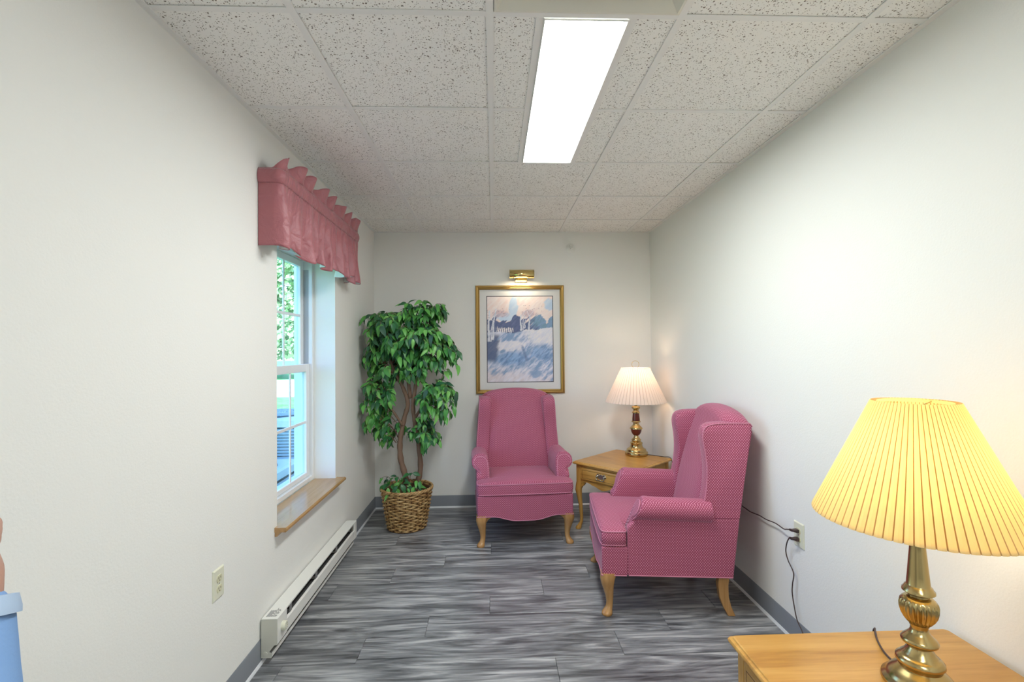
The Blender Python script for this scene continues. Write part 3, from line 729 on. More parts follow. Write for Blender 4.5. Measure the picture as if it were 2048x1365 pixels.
# ------------------------------------------------------------------ wing chairs
def ybk(z): return .655 + .12*(z-.225) + .06*max(0, z-.517)
def wing_chair(label, loc, rz):
    t = thing('wing_chair', label, 'armchair', loc, rz, 'mauve wing chairs')
    F, Pp = M['fabric'], M['piping']
    # front rail with scalloped edge
    def zlow(x):
        a = abs(x)
        if a > .24: return .213
        if a < .06: return .180
        return .1965 + .0165*(-cos((a-.06)/.18*pi)) 
    xsn = [-.345 + .69*i/46 for i in range(47)]
    poly = [(x, zlow(x)) for x in xsn] + [(.345, .362), (-.345, .362)]
    m = MB(); m.prism(poly, 1, -.018, .118); m.build('front_rail', F, t, smooth=40, bevel=.009, uv=True)
    m = MB(); m.tube([(-.3465, .11, .214)] + [(-.3465, -.012, .214)] + [(x*1.003, -.0195, zlow(x)+.003) for x in xsn] + [(.3465, -.012, .214), (.3465, .11, .214)], .0034, 6); m.build('rail_piping', Pp, t)
    # T cushion
    half = [(0, -.026), (.16, -.025), (.30, -.022), (.336, -.016), (.346, .004), (.347, .06), (.346, .100), (.335, .110), (.262, .113), (.248, .124), (.246, .20), (.244, .32), (.242, .44), (.236, .50), (.20, .512), (.10, .515), (0, .516)]
    out = half + [(-x, y) for x, y in half[-2:0:-1]]
    dens = []
    for i in range(len(out)):
        a, b_ = out[i], out[(i+1) % len(out)]
        for k in range(3): dens.append((a[0]+(b_[0]-a[0])*k/3, a[1]+(b_[1]-a[1])*k/3))
    def ring(s, z, dz=0):
        r = []
        for x, y in dens:
            X, Y = x*s, .06+(y-.06)*s
            zz = z + dz*(1-min(1, (X/.36)**2))*(1-min(1, ((Y-.22)/.34)**2)) ; r.append((X, Y, zz - .012*max(0, (Y-.1))))
        return r
    m = MB(); m.loft([ring(.93, .362), ring(.982, .364), ring(.996, .372), ring(1.012, .392), ring(1.014, .412), ring(1.002, .434), ring(.985, .444, .004), ring(.93, .450, .010), ring(.80, .452, .018), ring(.55, .452, .024), ring(.25, .452, .027), ring(.05, .452, .027)])
    c = m.build('seat_cushion', F, t, smooth=60, uv=True)
    m = MB(); m.tube(ring(.997, .4405), .0038, 6, closed=True); m.build('piping', Pp, c)
    m = MB(); m.tube(ring(.992, .370), .0038, 6, closed=True); m.build('piping', Pp, c)
    MB().box(-.30, .30, .02, .62, .235, .358).build('seat_deck', M['fabric'], t, smooth=0, uv=True)
    for s in (-1, 1):
        # arm roll + inner wall
        pr = [(.249, .36), (.250, .45), (.250, .53), (.256, .582), (.276, .612), (.312, .622), (.352, .614), (.378, .588), (.384, .556), (.374, .528), (.352, .512), (.334, .500), (.330, .36)]
        pr = chaikin(pr, 2)
        def y0(z): return .122 + max(0, z-.45)*.42
        rings = []
        cx, cz = .315, .50
        for k, (sc, dy) in enumerate(((.86, 0), (.93, .001), (.975, .006), (1, .018))):
            rings.append([(s*(cx+(x-cx)*sc), y0(z)+dy, cz+(z-cz)*sc) for x, z in pr])
        for yy in (.24, .34, .44, .545):
            w = (yy-.14)/.4; rings.append([(s*x, max(yy, y0(z)+.02), z - .012*max(0, w)*(1 if z > .5 else 0)) for x, z in pr])
        m = MB(); m.loft(rings); m.build('arm', F, t, smooth=50, uv=True)
        fp = [(.262, .37), (.262, .46), (.262, .54), (.272, .585), (.305, .602), (.345, .598), (.366, .574), (.366, .548), (.350, .532), (.330, .518), (.314, .49), (.306, .45), (.304, .37)]
        fp = chaikin(fp, 2)
        def fr(sc, dy): 
            return [(s*(.308+(x-.308)*sc), y0(z)+dy, .50+(z-.50)*(sc*.5+.5)) for x, z in fp]
        m = MB(); m.loft([fr(.98, .01), fr(.98, -.004), fr(.88, -.0065)]); f = m.build('arm_facing', F, t, smooth=50, uv=True)
        m = MB(); m.tube(fr(1.0, -.001), .0036, 6, closed=True); m.build('piping', Pp, f)
        # lower outer side panel
        poly = [(.114, .213), (.116, .462), (.150, .500), (.22, .512), (.50, .518), (ybk(.518), .518), (ybk(.36), .36), (ybk(.213), .213)]
        m = MB(); m.prism(poly, 0, s*.300, s*.346); m.build('side_panel', F, t, smooth=40, bevel=.008, uv=True)
        m = MB(); m.tube([(s*.347, .120, .216), (s*.347, ybk(.216)-.004, .216)], .0034, 6); m.build('side_piping', Pp, t)
        # wing
        wp = [(.500, .519), (.510, .58), (.526, .66), (.534, .75), (.530, .84), (.519, .905), (.516, .945), (.525, .980), (.552, .999), (.60, 1.006), (.68, 1.008), (ybk(1.0)-.012, 1.006), (ybk(.99), .992), (ybk(.75), .75), (ybk(.519), .519)]
        wp = chaikin(wp[:12], 1, closed=False) + wp[12:]
        def xo(z): return .346 - .034*max(0, min(1, (z-.519)/.48))
        rings = []
        cyw, czw = .63, .76
        for off, sc in ((-.100, .90), (-.092, .965), (-.076, 1.0), (-.020, 1.0), (-.007, .985), (0, .955)):
            rings.append([(s*(xo(z)+off), cyw+(y-cyw)*sc, max(.519, czw+(z-czw)*sc) if z > .53 else .519) for y, z in wp])
        m = MB(); m.loft(rings); w = m.build('wing', F, t, smooth=50, uv=True)
        m = MB(); m.tube([(s*(xo(z)-.004), cyw+(y-cyw)*.985, czw+(z-czw)*.985) for y, z in wp[:-2]], .0034, 6); m.build('piping', Pp, w)
        # front cabriole leg
        ox, oy = .310, .020; rings = []
        for z, off, h, sqr in ((.222, .004, .034, 1), (.205, .006, .035, .9), (.185, .010, .034, .6), (.160, .009, .030, .4), (.130, .003, .0245, .2), (.095, -.004, .019, .1), (.060, -.006, .0160, 0), (.040, -.002, .0165, 0), (.026, .008, .0195, 0), (.015, .015, .0245, 0), (.006, .017, .0255, 0), (0, .017, .023, 0)):
            rg = []
            for j in range(20):
                a = 2*pi*j/20; cc, ss = cos(a), sin(a); k = 1/max(abs(cc), abs(ss)); k = 1+(k-1)*sqr*.8
                rg.append((s*(ox+off*.72+h*1.12*cc*k), oy-off*.72+h*1.12*ss*k, z))
            rings.append(rg)
        m = MB(); m.loft(rings)
        ear = [(ox-.030, .222), (ox-.030, .172), (ox-.040, .190), (ox-.055, .200), (ox-.066, .212), (ox-.066, .222)]
        m.prism([(s*x, z) for x, z in ear], 1, oy-.022, oy+.012)
        m.build('leg', M['chair_leg'], t, smooth=50)
        # rear leg
        rings = []
        for z, y, hx, hy in ((.222, .618, .022, .028), (.16, .612, .0215, .026), (.10, .616, .020, .024), (.05, .631, .0185, .021), (0, .655, .017, .019)):
            rings.append([(s*.295-hx, y-hy, z), (s*.295+hx, y-hy, z), (s*.295+hx, y+hy, z), (s*.295-hx, y+hy, z)])
        m = MB(); m.loft(rings); m.build('leg', M['chair_leg'], t, smooth=30, bevel=.004)
    # backrest: inner back, crest and outer back in one padded solid
    secs = []
    for i in range(25):
        u = -1 + 2*i/24; zt = 1.072 - .036*u*u - .026*abs(u)**7; sec = []
        pf = (1-abs(u)**6)
        for k in range(15):
            z = .40 + (zt-.055-.40)*k/14; v = k/14
            y = .502 + (z-.44)*.265 - .030*pf*(sin(pi*min(1, v*1.05))**.7 if 0 < v < .95 else 0) - .012*pf*v
            sec.append((u*(.252 + .006*v), y, z))
        yf = sec[-1][1]; yr = ybk(zt-.04); 
        for k in range(1, 10):
            a = pi - pi*k/10; my, ry = (yf+yr)/2, (yr-yf)/2
            sec.append((u*(.258+.052*k/10), my+ry*cos(a), zt-.055+.055*sin(a)**.75 + .0*k))
        for k in range(9):
            z = (zt-.05)+(.218-(zt-.05))*k/8; sec.append((u*(.312+.030*k/8*min(1, 1)), ybk(z), z))
        sec.append((u*.30, ybk(.218)-.05, .218)); sec.append((u*.25, .56, .40))
        secs.append(sec)
    m = MB(); m.loft(secs); m.build('backrest', F, t, smooth=60, uv=True)
    return t
wing_chair('mauve patterned wing chair standing under the framed picture', (.218, 3.509, 0), atan2(.053, 1.0))
wing_chair('mauve patterned wing chair with its back to the right wall', (.6125, 2.9015, 0), atan2(-.994, -.105))

# ------------------------------------------------------------------ end tables
def end_table(label, loc, rz, w, d, h):
    t = thing('end_table', label, 'side table', loc, rz, 'oak end tables'); o = M['oak_x']
    def rect(i, z, r=.012):
        pts = []
        hw, hd = w/2-i, d/2-i
        for cx, cy, a0 in ((hw-r, hd-r, 0), (-hw+r, hd-r, 90), (-hw+r, -hd+r, 180), (hw-r, -hd+r, 270)):
            for k in range(5): a = radians(a0+90*k/4); pts.append((cx+r*cos(a), cy+r*sin(a), z))
        return pts
    z0 = h-.023
    m = MB(); m.loft([rect(.016, z0), rect(.006, z0+.002), rect(.001, z0+.006), rect(0, z0+.011), rect(.003, z0+.0165), rect(.0085, z0+.0185), rect(.010, z0+.0188), rect(.0104, z0+.0215), rect(.0118, z0+.023)])
    m.build('table_top', M['oak_y'] if d > .65 else M['oak_x'], t, smooth=40)
    ix, iy = w/2-.022, d/2-.022; pb = h-.023-.155              # outer faces of the case, bottom of the posts
    for sx in (-1, 1):
        for sy in (-1, 1):
            rings = []
            for z, off, hh, sqr in ((z0, 0, .0215, 1), (pb+.02, 0, .0215, 1), (pb-.005, .004, .0225, .9), (pb-.045, .010, .023, .5), (pb-.09, .005, .019, .3), (pb-.16, -.004, .0150, .1), (.09, -.010, .0128, 0), (.055, -.008, .0128, 0), (.03, .004, .016, 0), (.015, .012, .022, 0), (.005, .014, .0225, 0), (0, .014, .020, 0)):
                rg = []
                for j in range(20):
                    a = 2*pi*j/20; cc, ss = cos(a), sin(a); k = 1/max(abs(cc), abs(ss)); k = 1+(k-1)*sqr
                    rg.append((sx*(ix-.0215+off*.75)+hh*cc*k, sy*(iy-.0215+off*.75)+hh*ss*k, z))
                rings.append(rg)
            m = MB(); m.loft(rings)
            br = [(ix-.042, pb+.02), (ix-.042, pb-.028), (ix-.050, pb-.012), (ix-.064, pb-.004), (ix-.075, pb+.012), (ix-.075, pb+.02)]
            m.prism([(sx*x, z) for x, z in br], 1, sy*(iy-.028), sy*(iy-.010))
            m.build('leg', M['oak_z'], t, smooth=40)
    # side and back aprons
    for sx in (-1, 1):
        poly = [(-iy+.043, z0)] + [(-iy+.043, pb+.005)] + [(y, pb + .005 + .030*(1-abs(y/(iy-.043))**4)) for y in [(-iy+.043)+2*(iy-.043)*k/14 for k in range(1, 14)]] + [(iy-.043, pb+.005), (iy-.043, z0)]
        m = MB(); m.prism(poly, 0, sx*(ix-.022), sx*(ix-.006)); m.build('side_apron', M['oak_y'], t, smooth=30)
    m = MB(); m.box(-ix+.043, ix-.043, iy-.022, iy-.006, pb+.01, z0); m.build('back_apron', o, t, smooth=0)
    # front: scalloped rail and drawer
    hw = ix-.043
    def zs(x):
        a = abs(x)/hw
        return pb+.012 - .022*(cos(min(1, a/.45)*pi)+1)/2 + .014*(sin((a-.45)/.55*pi) if a > .45 else 0)
    xsn = [-hw+2*hw*k/40 for k in range(41)]
    m = MB(); m.prism([(x, zs(x)) for x in xsn] + [(hw, pb+.040), (-hw, pb+.040)], 1, -iy+.006, -iy+.024); m.build('front_apron', o, t, smooth=30)
    m = MB(); m.box(-hw, hw, -iy+.006, -iy+.024, z0-.014, z0); m.build('top_rail', o, t, smooth=0)
    dz0, dz1 = pb+.0415, z0-.0155
    def rd(i, y): return [(-hw+.003+i, y, dz0+i), (hw-.003-i, y, dz0+i), (hw-.003-i, y, dz1-i), (-hw+.003+i, y, dz1-i)]
    m = MB(); m.loft([rd(0, -iy+.024), rd(0, -iy+.000), rd(.004, -iy-.004), rd(.010, -iy-.006)]); dr = m.build('drawer_front', o, t, smooth=0)
    m = MB(); m.loft([rd(.018, -iy-.0062), rd(.0205, -iy-.0062), rd(.0205, -iy-.0058)], cap0=False, cap1=False); m.build('drawer_groove', M['wicker_dark'], dr, smooth=0)
    zc = (dz0+dz1)/2; yf = -iy-.006
    pl_ = [(0, .024), (.010, .016), (.018, .020), (.030, .024), (.040, .016), (.046, .004), (.040, -.006), (.030, -.004), (.022, -.014), (.010, -.012), (0, -.020)]
    pl_ = pl_ + [(-x, z) for x, z in pl_[-2:0:-1]]
    m = MB(); m.prism([(x, zc+.002+z) for x, z in pl_], 1, yf-.0025, yf+.0005); hd = m.build('handle_plate', M['handle'], dr, smooth=30, bevel=.001)
    for s in (-1, 1):
        m = MB(); m.lathe([(.007, 0), (.007, .003), (.004, .006), (.004, .014), (.006, .017), (.0, .019)], 14); q = m.build('post', M['handle'], dr); q.rotation_euler = (pi/2, 0, 0); q.location = (s*.032, yf-.002, zc+.008)
    m = MB(); pts = catmull([(-.032, yf-.014, zc+.008), (-.036, yf-.016, zc-.006), (-.026, yf-.018, zc-.018), (-.010, yf-.019, zc-.020), (0, yf-.019, zc-.016), (.010, yf-.019, zc-.020), (.026, yf-.018, zc-.018), (.036, yf-.016, zc-.006), (.032, yf-.014, zc+.008)], 5)
    m.tube(pts, [.0028+.0012*sin(pi*i/(len(pts)-1)) for i in range(len(pts))], 8); m.build('bail_handle', M['handle'], dr)
    return t
TH = .525
end_table('oak end table set diagonally in the corner under the white shaded lamp', (1.010, 3.832, 0), radians(-47), .525, .625, TH)
end_table('oak end table holding the amber shaded lamp', (1.0565, 1.208, 0), radians(-90), .56, .700, TH)

# ------------------------------------------------------------------ lamps
def pleated_shade(t, mat, fold_mat, rb, zb, rt, zt, n, amp):
    seg = n*4; offs = (0, .42, .84, .92); rads = (0, .18, 0, -1)
    def ang(j): return 2*pi*((j//4) + offs[j % 4])/n
    def rad(f, j): return rb + (rt-rb)*f + amp*(.65+.35*(1-f))*rads[j % 4]
    rings = []
    for k in range(13):
        f = k/12; rings.append([(rad(f, j)*cos(ang(j)), rad(f, j)*sin(ang(j)), zb+(zt-zb)*f) for j in range(seg)])
    m = MB(); m.loft(rings, cap0=False, cap1=False); s = m.build('lamp_shade', mat, t, smooth=20, fix=False)
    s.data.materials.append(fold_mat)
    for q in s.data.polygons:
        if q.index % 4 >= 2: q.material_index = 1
    for r, z, hgt in ((rt-amp-.001, zt-.010, .009), (rb-amp-.002, zb+.002, .010)):
        m = MB(); m.loft([[(r*cos(a), r*sin(a), z) for a in [2*pi*j/64 for j in range(64)]], [((r-(rb-rt)/(zt-zb)*hgt)*cos(a), (r-(rb-rt)/(zt-zb)*hgt)*sin(a), z+hgt) for a in [2*pi*j/64 for j in range(64)]]], cap0=False, cap1=False)
        m.build('shade_rim', mat, s, smooth=180, fix=False)
    m = MB()
    for k in range(3):
        a = 2*pi*k/3+.4; m.tube([(0, 0, zt-.018), ((rt-amp)*cos(a), (rt-amp)*sin(a), zt-.006)], .0014, 6)
    m.build('spider', M['brass_old'], s)
    return s
def cord(t, pts, r=.0027, name='cord'):
    m = MB(); m.tube(catmull(pts, 10), r, 8); return m.build(name, M['brown_cord'], t)
def plug(t, p):
    # sits on the right wall outlet, body along -x then turned toward -y... flat brown plug
    m = MB(); x, y, z = p
    m.loft([[(x, y-.012, z-.008), (x, y+.012, z-.008), (x, y+.012, z+.008), (x, y-.012, z+.008)], [(x-.012, y-.011, z-.0075), (x-.012, y+.012, z-.0075), (x-.012, y+.012, z+.0075), (x-.012, y-.011, z+.0075)],
            [(x-.020, y-.004, z-.005), (x-.022, y+.014, z-.005), (x-.022, y+.014, z+.005), (x-.020, y-.004, z+.005)], [(x-.030, y+.006, z-.0055), (x-.030, y+.020, z-.0055), (x-.030, y+.020, z+.0055), (x-.030, y+.006, z+.0055)]])
    m.build('plug', M['brown_cord'], t, smooth=30, bevel=.002)
def bulb(t, z, watts, col, es):
    m = MB(); m.lathe([(.0, .055), (.015, .050), (.026, .034), (.029, .018), (.025, .0), (.014, -.022), (.013, -.045)], 24, (0, 0, z)); m.build('bulb', emit('bulb_glow_%d' % int(watts*10), col, es), t)
    l = bpy.data.lights.new('bulb_light', 'POINT'); l.energy = watts; l.color = col; l.shadow_soft_size = .03
    lo = bpy.data.objects.new('bulb_light', l); COL.objects.link(lo); lo.parent = t; lo.location = (0, 0, z+.075)

# corner lamp: brass and maroon, white pleated shade
L1 = (1.166, 3.988, TH)
t = thing('table_lamp', 'brass and maroon table lamp with white pleated shade', 'table lamp', L1)
m = MB(); m.lathe([(.080, 0), (.091, .001), (.092, .006), (.092, .024), (.090, .029), (.084, .032), (.080, .034), (.079, .044), (.076, .050), (.064, .056), (.054, .064), (.049, .076), (.047, .088), (.050, .096), (.050, .103), (.044, .108), (.036, .112), (.038, .120), (.038, .127), (.030, .136), (.022, .146), (.018, .156), (.017, .166), (.0, .167)], 48); m.build('base', M['brass_old'], t, smooth=50)
m = MB(); m.lathe([(.017, .160), (.024, .164), (.034, .176), (.041, .192), (.045, .212), (.0, .213)], 40); m.build('bowl', M['maroon'], t, smooth=50)
m = MB(); m.lathe([(.045, .212), (.051, .215), (.051, .221), (.044, .230), (.034, .240), (.026, .250), (.023, .262), (.026, .268), (.036, .270), (.037, .276), (.033, .281), (.0, .282)], 40); m.build('collar', M['brass_old'], t, smooth=50)
m = MB(); m.lathe([(.031, .280), (.030, .300), (.0255, .345), (.0, .346)], 40); m.build('column', M['maroon'], t, smooth=50)
m = MB(); m.lathe([(.0265, .343), (.032, .345), (.032, .352), (.024, .358), (.021, .368), (.027, .380), (.035, .386), (.035, .392), (.030, .400), (.022, .402), (.0115, .404), (.0115, .445), (.016, .447), (.016, .490), (.0, .491)], 32); m.build('neck', M['brass_old'], t, smooth=50)
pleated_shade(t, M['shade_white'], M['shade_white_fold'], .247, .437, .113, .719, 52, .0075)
m = MB(); m.tube([(.03*cos(a)*1.0, .0, .745+.030*sin(a)) for a in [(-.35+1.7*k/24)*pi for k in range(25)]], .0016, 6); m.build('ring_finial', M['brass'], t)
bulb(t, .565, 2.6, (1, .68, .46), 9)
cy = L1[2]
cord(t, [(.085, -.02, .006), (.13, -.05, .004), (.19, -.10, .004), (.232, -.135, .003), (.246, -.15, -.05), (.252, -.22, -.20), (.252, -.50, -.28), (.252, -.90, -.16), (.248, -1.16, -.040), (.240, -1.265, -.026), (.240, -1.335, -.028), (.241, -1.427, -.018), (.240, -1.493, -.016), (.240, -1.575, -.006), (.236, -1.650, -.006), (.230, -1.690, .006), (.2275, -1.722, .0165)])
plug(t, (XR-.0085-L1[0], 2.250-L1[1], .5415-L1[2]))

# foreground lamp: fluted brass, amber pleated shade
L2 = (1.096, 1.236, TH)
t = thing('table_lamp', 'fluted brass table lamp with lit amber pleated shade', 'table lamp', L2)
k = .931; zz = lambda z: (1.406-(1.406-z)*k) - TH
m = MB(); m.lathe([(.060, 0), (.082, .001), (.084, .006), (.082, .014), (.074, .018), (.072, .024), (.066, .032), (.058, .040), (.050, .046), (.046, .050), (.047, .056), (.052, .062), (.051, .070), (.044, .077), (.038, .080), (.037, .084), (.032, .088), (.031, .092), (.026, .097), (.0255, .102), (.031, .106), (.0385, .112), (.040, .118), (.036, .124), (.026, .134), (.020, .142), (.0185, .152), (.021, .157), (.021, .160), (.0, .161)], 56); m.build('base', M['brass_old'], t, smooth=50)
def flute(r, z, a):
    e = max(0, min(1, (z-.160)/.012))*max(0, min(1, (.222-z)/.012)); return r - .0048*e*abs(cos(a*12))
m = MB(); m.lathe([(.0195, .158), (.026, .164), (.033, .173), (.0385, .184), (.0415, .197), (.0420, .208), (.040, .217), (.036, .223), (.031, .228), (.026, .231), (.0, .232)], 192, rfun=flute); m.build('fluted_bulb', M['brass_old'], t, smooth=60)
m = MB(); m.lathe([(.0225, .230), (.0225, .236), (.030, .239), (.0355, .243), (.035, .248), (.031, .252), (.030, .256), (.0265, .259), (.0255, .262), (.0235, .285), (.0185, .345), (.014, .405), (.016, .410), (.016, .470), (.0, .471)], 40); m.build('neck', M['brass_old'], t, smooth=50)
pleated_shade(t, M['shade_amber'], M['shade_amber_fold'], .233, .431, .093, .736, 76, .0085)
bulb(t, .495, 2.5, (1, .77, .44), 24)
cord(t, [(.000, .082, .008), (.008, .115, .004), (.020, .150, .003), (.042, .195, .003), (.068, .235, .003), (.080, .252, .001), (.085, .266, -.04), (.10, .30, -.28), (.15, .42, -.50), (.22, .62, -.515), (.285, .84, -.505), (.300, .93, -.46), (.308, .974, -.427), (.309, 1.003, -.406), (.309, 1.021, -.377), (.310, 1.046, -.296), (.310, 1.044, -.248), (.310, 1.034, -.190), (.309, 1.073, -.148), (.306, 1.086, -.107), (.302, 1.068, -.058), (.297, 1.040, -.026), (.2975, 1.030, -.0225)])
plug(t, (XR-.0085-L2[0], 2.250-L2[1], .5025-L2[2]))

# ------------------------------------------------------------------ ficus in a wicker basket
def basket_radius(f): return .143 + (.196-.143)*f**.9
def ficus():
    C0 = Vector((-.700, 3.925, 0)); H = .318
    t = thing('wicker_basket', 'round brown woven wicker basket holding the artificial ficus', 'basket', C0)
    rows = 21; m = MB(); ns = 26
    for k in range(rows):
        z = .012 + (H-.03)*k/(rows-1); r = basket_radius(z/H); pts = []
        for j in range(ns*4):
            a = 2*pi*j/(ns*4); pts.append(((r+.0062*cos(a*ns/2+pi*(k % 2)))*cos(a), (r+.0062*cos(a*ns/2+pi*(k % 2)))*sin(a), z+.0014*sin(a*7+k*2.1)))
        m.tube(pts, .0072, 6, closed=True)
    o = m.build('woven_strands', M['wicker'], t, smooth=180, fix=False); o['kind'] = 'stuff'
    m = MB()
    for j in range(ns):
        a = 2*pi*j/ns; m.tube([(basket_radius(f)*cos(a), basket_radius(f)*sin(a), H*f) for f in (0.02, .5, 1)], .0035, 5)
    m.build('stakes', M['wicker_dark'], t)['kind'] = 'stuff'
    for q in range(3):
        m = MB(); pts = [((.198+.006*cos(a*14+q*2.1))*cos(a), (.198+.006*cos(a*14+q*2.1))*sin(a), H-.004+.007*sin(a*14+q*2.1)) for a in [2*pi*j/120 for j in range(120)]]
        m.tube(pts, .0062, 6, closed=True); m.build('braided_rim', M['wicker'], t, smooth=180)
    m = MB(); m.lathe([(.130, .004), (.140, .006), (.186, H-.02), (.180, H-.02), (.134, .012), (0, .012)], 40); m.build('inner_wall', M['wicker_dark'], t)
    m = MB(); pts = [(.147*cos(a), .147*sin(a), .006) for a in [2*pi*j/60 for j in range(60)]]; m.tube(pts, .006, 6, closed=True); m.build('foot_ring', M['wicker_dark'], t)

    # ---- plant
    p = thing('ficus_tree', 'artificial ficus tree with green leaves growing from the wicker basket', 'plant', (C0.x, C0.y, .0))
    rng = random.Random(21)
    m = MB(); rings = []
    for f, hgt in ((1, .245), (.9, .258), (.6, .272), (.3, .278), (.02, .280)):
        rings.append([(.176*f*cos(a), .176*f*sin(a), hgt+.010*(vnoise(4*cos(a)*f+9, 4*sin(a)*f+9)-.5)) for a in [2*pi*j/40 for j in range(40)]])
    m.loft(rings, cap0=False); m.build('moss_cover', M['moss'], p, smooth=180)
    def W(px, pz, dy=0):      # helper written in metres relative to the basket centre
        return Vector((px, dy, pz))
    stems = [
        [(.010, -.02, .25), (-.005, -.03, .40), (-.045, -.02, .55), (-.050, 0, .70), (-.020, .01, .86), (.010, .0, .98), (-.03, -.02, 1.12), (-.10, -.02, 1.26), (-.16, 0, 1.42), (-.18, .02, 1.58)],
        [(.045, .02, .25), (.100, .03, .42), (.095, .03, .60), (.070, .02, .78), (.050, .01, .95), (.075, -.01, 1.12), (.100, 0, 1.30), (.070, .02, 1.45), (.110, .02, 1.62)],
        [(.030, .0, 1.02), (.02, -.02, 1.20), (.06, -.03, 1.36), (.10, -.03, 1.46)],
        [(-.03, .0, .80), (-.10, -.03, .92), (-.18, -.03, 1.02)],
        [(.06, .02, .85), (.14, 0, .98), (.22, -.02, 1.05)]]
    for i, s in enumerate(stems):
        pts = catmull(s, 6); n = len(pts); r0, r1 = ((.026, .010), (.023, .009), (.016, .008), (.012, .005), (.012, .005))[i]
        m = MB(); m.tube(pts, [(r0+(r1-r0)*q/(n-1))*(1+.10*sin(q*1.7)) for q in range(n)], 10); m.build('trunk' if i < 3 else 'branch', M['bark'], p, smooth=180)
    spine = [Vector(q) for s in stems for q in catmull(s, 4)]
    # leaf shapes
    def leaf_geo(L, Wd, fold, curl):
        n = 6; vs, fs = [], []
        for i in range(n+1):
            f = i/n; w = Wd*sin(pi*min(1, f**.85))**.8*(1-.25*f) if 0 < i < n else 0.0006
            y = L*f; z = -curl*L*f*f
            vs += [(-w, y, z+fold*w), (0, y, z), (w, y, z+fold*w)]
        for i in range(n):
            a = 3*i; fs += [(a, a+1, a+4, a+3), (a+1, a+2, a+5, a+4)]
        return vs, fs
    variants = [leaf_geo(.070, .0175, .45, .25), leaf_geo(.078, .0205, .30, .45), leaf_geo(.060, .0175, .5, .15), leaf_geo(.082, .0190, .2, .6)]
    vmesh = []
    leaves = []      # (matrix, variant, front score)
    twig = MB()
    def spray(a, b_, n):
        a, b_ = Vector(a), Vector(b_); mid = (a+b_)/2 + Vector((0, 0, .05+.35*max(0, (b_-a).length-.1)*.5))
        L = (b_-a).length
        pts = catmull([a, mid, b_], 6)
        if L > .06: twig.tube(pts, [.0026-.0016*i/(len(pts)-1) for i in range(len(pts))], 4)
        for i in range(n):
            f = .35 + .65*(i+rng.random()*.6)/n; q = f*(len(pts)-1); k = min(len(pts)-2, int(q)); pos = pts[k].lerp(pts[k+1], q-k); dr = (pts[k+1]-pts[k]).normalized()
            side = dr.cross(Vector((0, 0, 1))); side = side.normalized() if side.length > .01 else Vector((1, 0, 0))
            sgn = 1 if i % 2 else -1
            d = (dr*.7 + side*sgn*rng.uniform(.4, 1.1) + Vector((rng.uniform(-.3, .3), rng.uniform(-.4, .2), rng.uniform(-1.15, -.15)))).normalized()
            nrm = (Vector((0, 0, 1)) + Vector((pos.x*.8, pos.y*.8 - .55, 0)) + Vector((rng.uniform(-.6, .6), rng.uniform(-.6, .6), rng.uniform(-.3, .3)))).normalized()
            xax = d.cross(nrm)
            if xax.length < .05: xax = d.orthogonal()
            xax.normalize(); nz = xax.cross(d).normalized(); sc = rng.uniform(.72, 1.15)
            pos = pos + d*.012
            tip = pos + d*.075*sc
            if C0.x + min(pos.x, tip.x) < XL + .012 or C0.y + max(pos.y, tip.y) > YB - .012: continue
            Mx = Matrix(((xax.x*sc, d.x*sc, nz.x*sc, pos.x), (xax.y*sc, d.y*sc, nz.y*sc, pos.y), (xax.z*sc, d.z*sc, nz.z*sc, pos.z), (0, 0, 0, 1)))
            leaves.append((Mx, rng.randrange(4), -pos.y + .15*rng.random()))
    # leaf masses: centre x, z, half extents, depth half extent, number of sprays
    masses = [(-.02, 1.46, .20, .20, .24, 50), (-.10, 1.56, .24, .16, .22, 36), (-.01, 1.52, .34, .20, .28, 100), (-.15, 1.32, .22, .17, .22, 44), (.26, 1.40, .17, .20, .20, 40), (.05, 1.28, .16, .14, .18, 20), (-.23, 1.04, .14, .18, .18, 32), (-.27, .84, .09, .10, .14, 12), (.26, 1.00, .17, .18, .17, 40), (.16, .72, .14, .11, .13, 18), (-.13, .73, .13, .10, .12, 12), (.12, 1.70, .25, .07, .16, 16)]
    for cx, cz, rx, rz_, ry, n in masses:
        for _ in range(n):
            th = rng.uniform(0, 2*pi); cz_ = rng.uniform(-1, 1); rr = sqrt(1-cz_*cz_); R = rng.uniform(.62, 1.0)
            b_ = Vector((cx+rx*R*rr*cos(th), ry*R*rr*sin(th)-.01, cz+rz_*R*cz_))
            b_.x = max(b_.x, XL+.03-C0.x)
            c = Vector((cx*.6, 0, cz+.02)); near = min(spine, key=lambda s: (s-b_).length + .5*max(0, s.z-b_.z))
            a = b_.lerp(near, .62 if (near-b_).length > .22 else .8)
            spray(a, b_, rng.randint(6, 9))
    for a_, b_ in (((.10, 0, 1.62), (.165, -.04, 1.80)), ((.16, 0, 1.62), (.315, -.05, 1.765)), ((.0, 0, 1.62), (.03, -.05, 1.78)), ((-.16, 0, 1.55), (-.31, -.03, 1.68)), ((.20, .0, 1.45), (.43, -.05, 1.40)), ((.20, .0, 1.40), (.42, -.03, 1.27))): spray(a_, b_, 8)
    # ground cover sprigs in the basket
    for (x, y, z) in ((-.17, -.08, .36), (-.15, -.12, .33), (-.08, -.10, .42), (-.04, -.13, .36), (.02, -.14, .33), (.05, -.05, .44), (.12, -.08, .38), (.10, -.12, .32), (-.10, -.15, .31), (-.20, -.04, .40), (-.02, -.06, .40)):
        spray((x*.35, y*.3, .27), (x, y, z), 4)
    twig.build('twigs', M['bark'], p, smooth=180)['kind'] = 'stuff'
    leaves.sort(key=lambda q: -q[2]); 
    protos = []
    for vs, fs in variants:
        me = bpy.data.meshes.new('leaf'); me.from_pydata(vs, [], fs); me.materials.append(M['leaf'])
        for q in me.polygons: q.use_smooth = True
        protos.append(me)
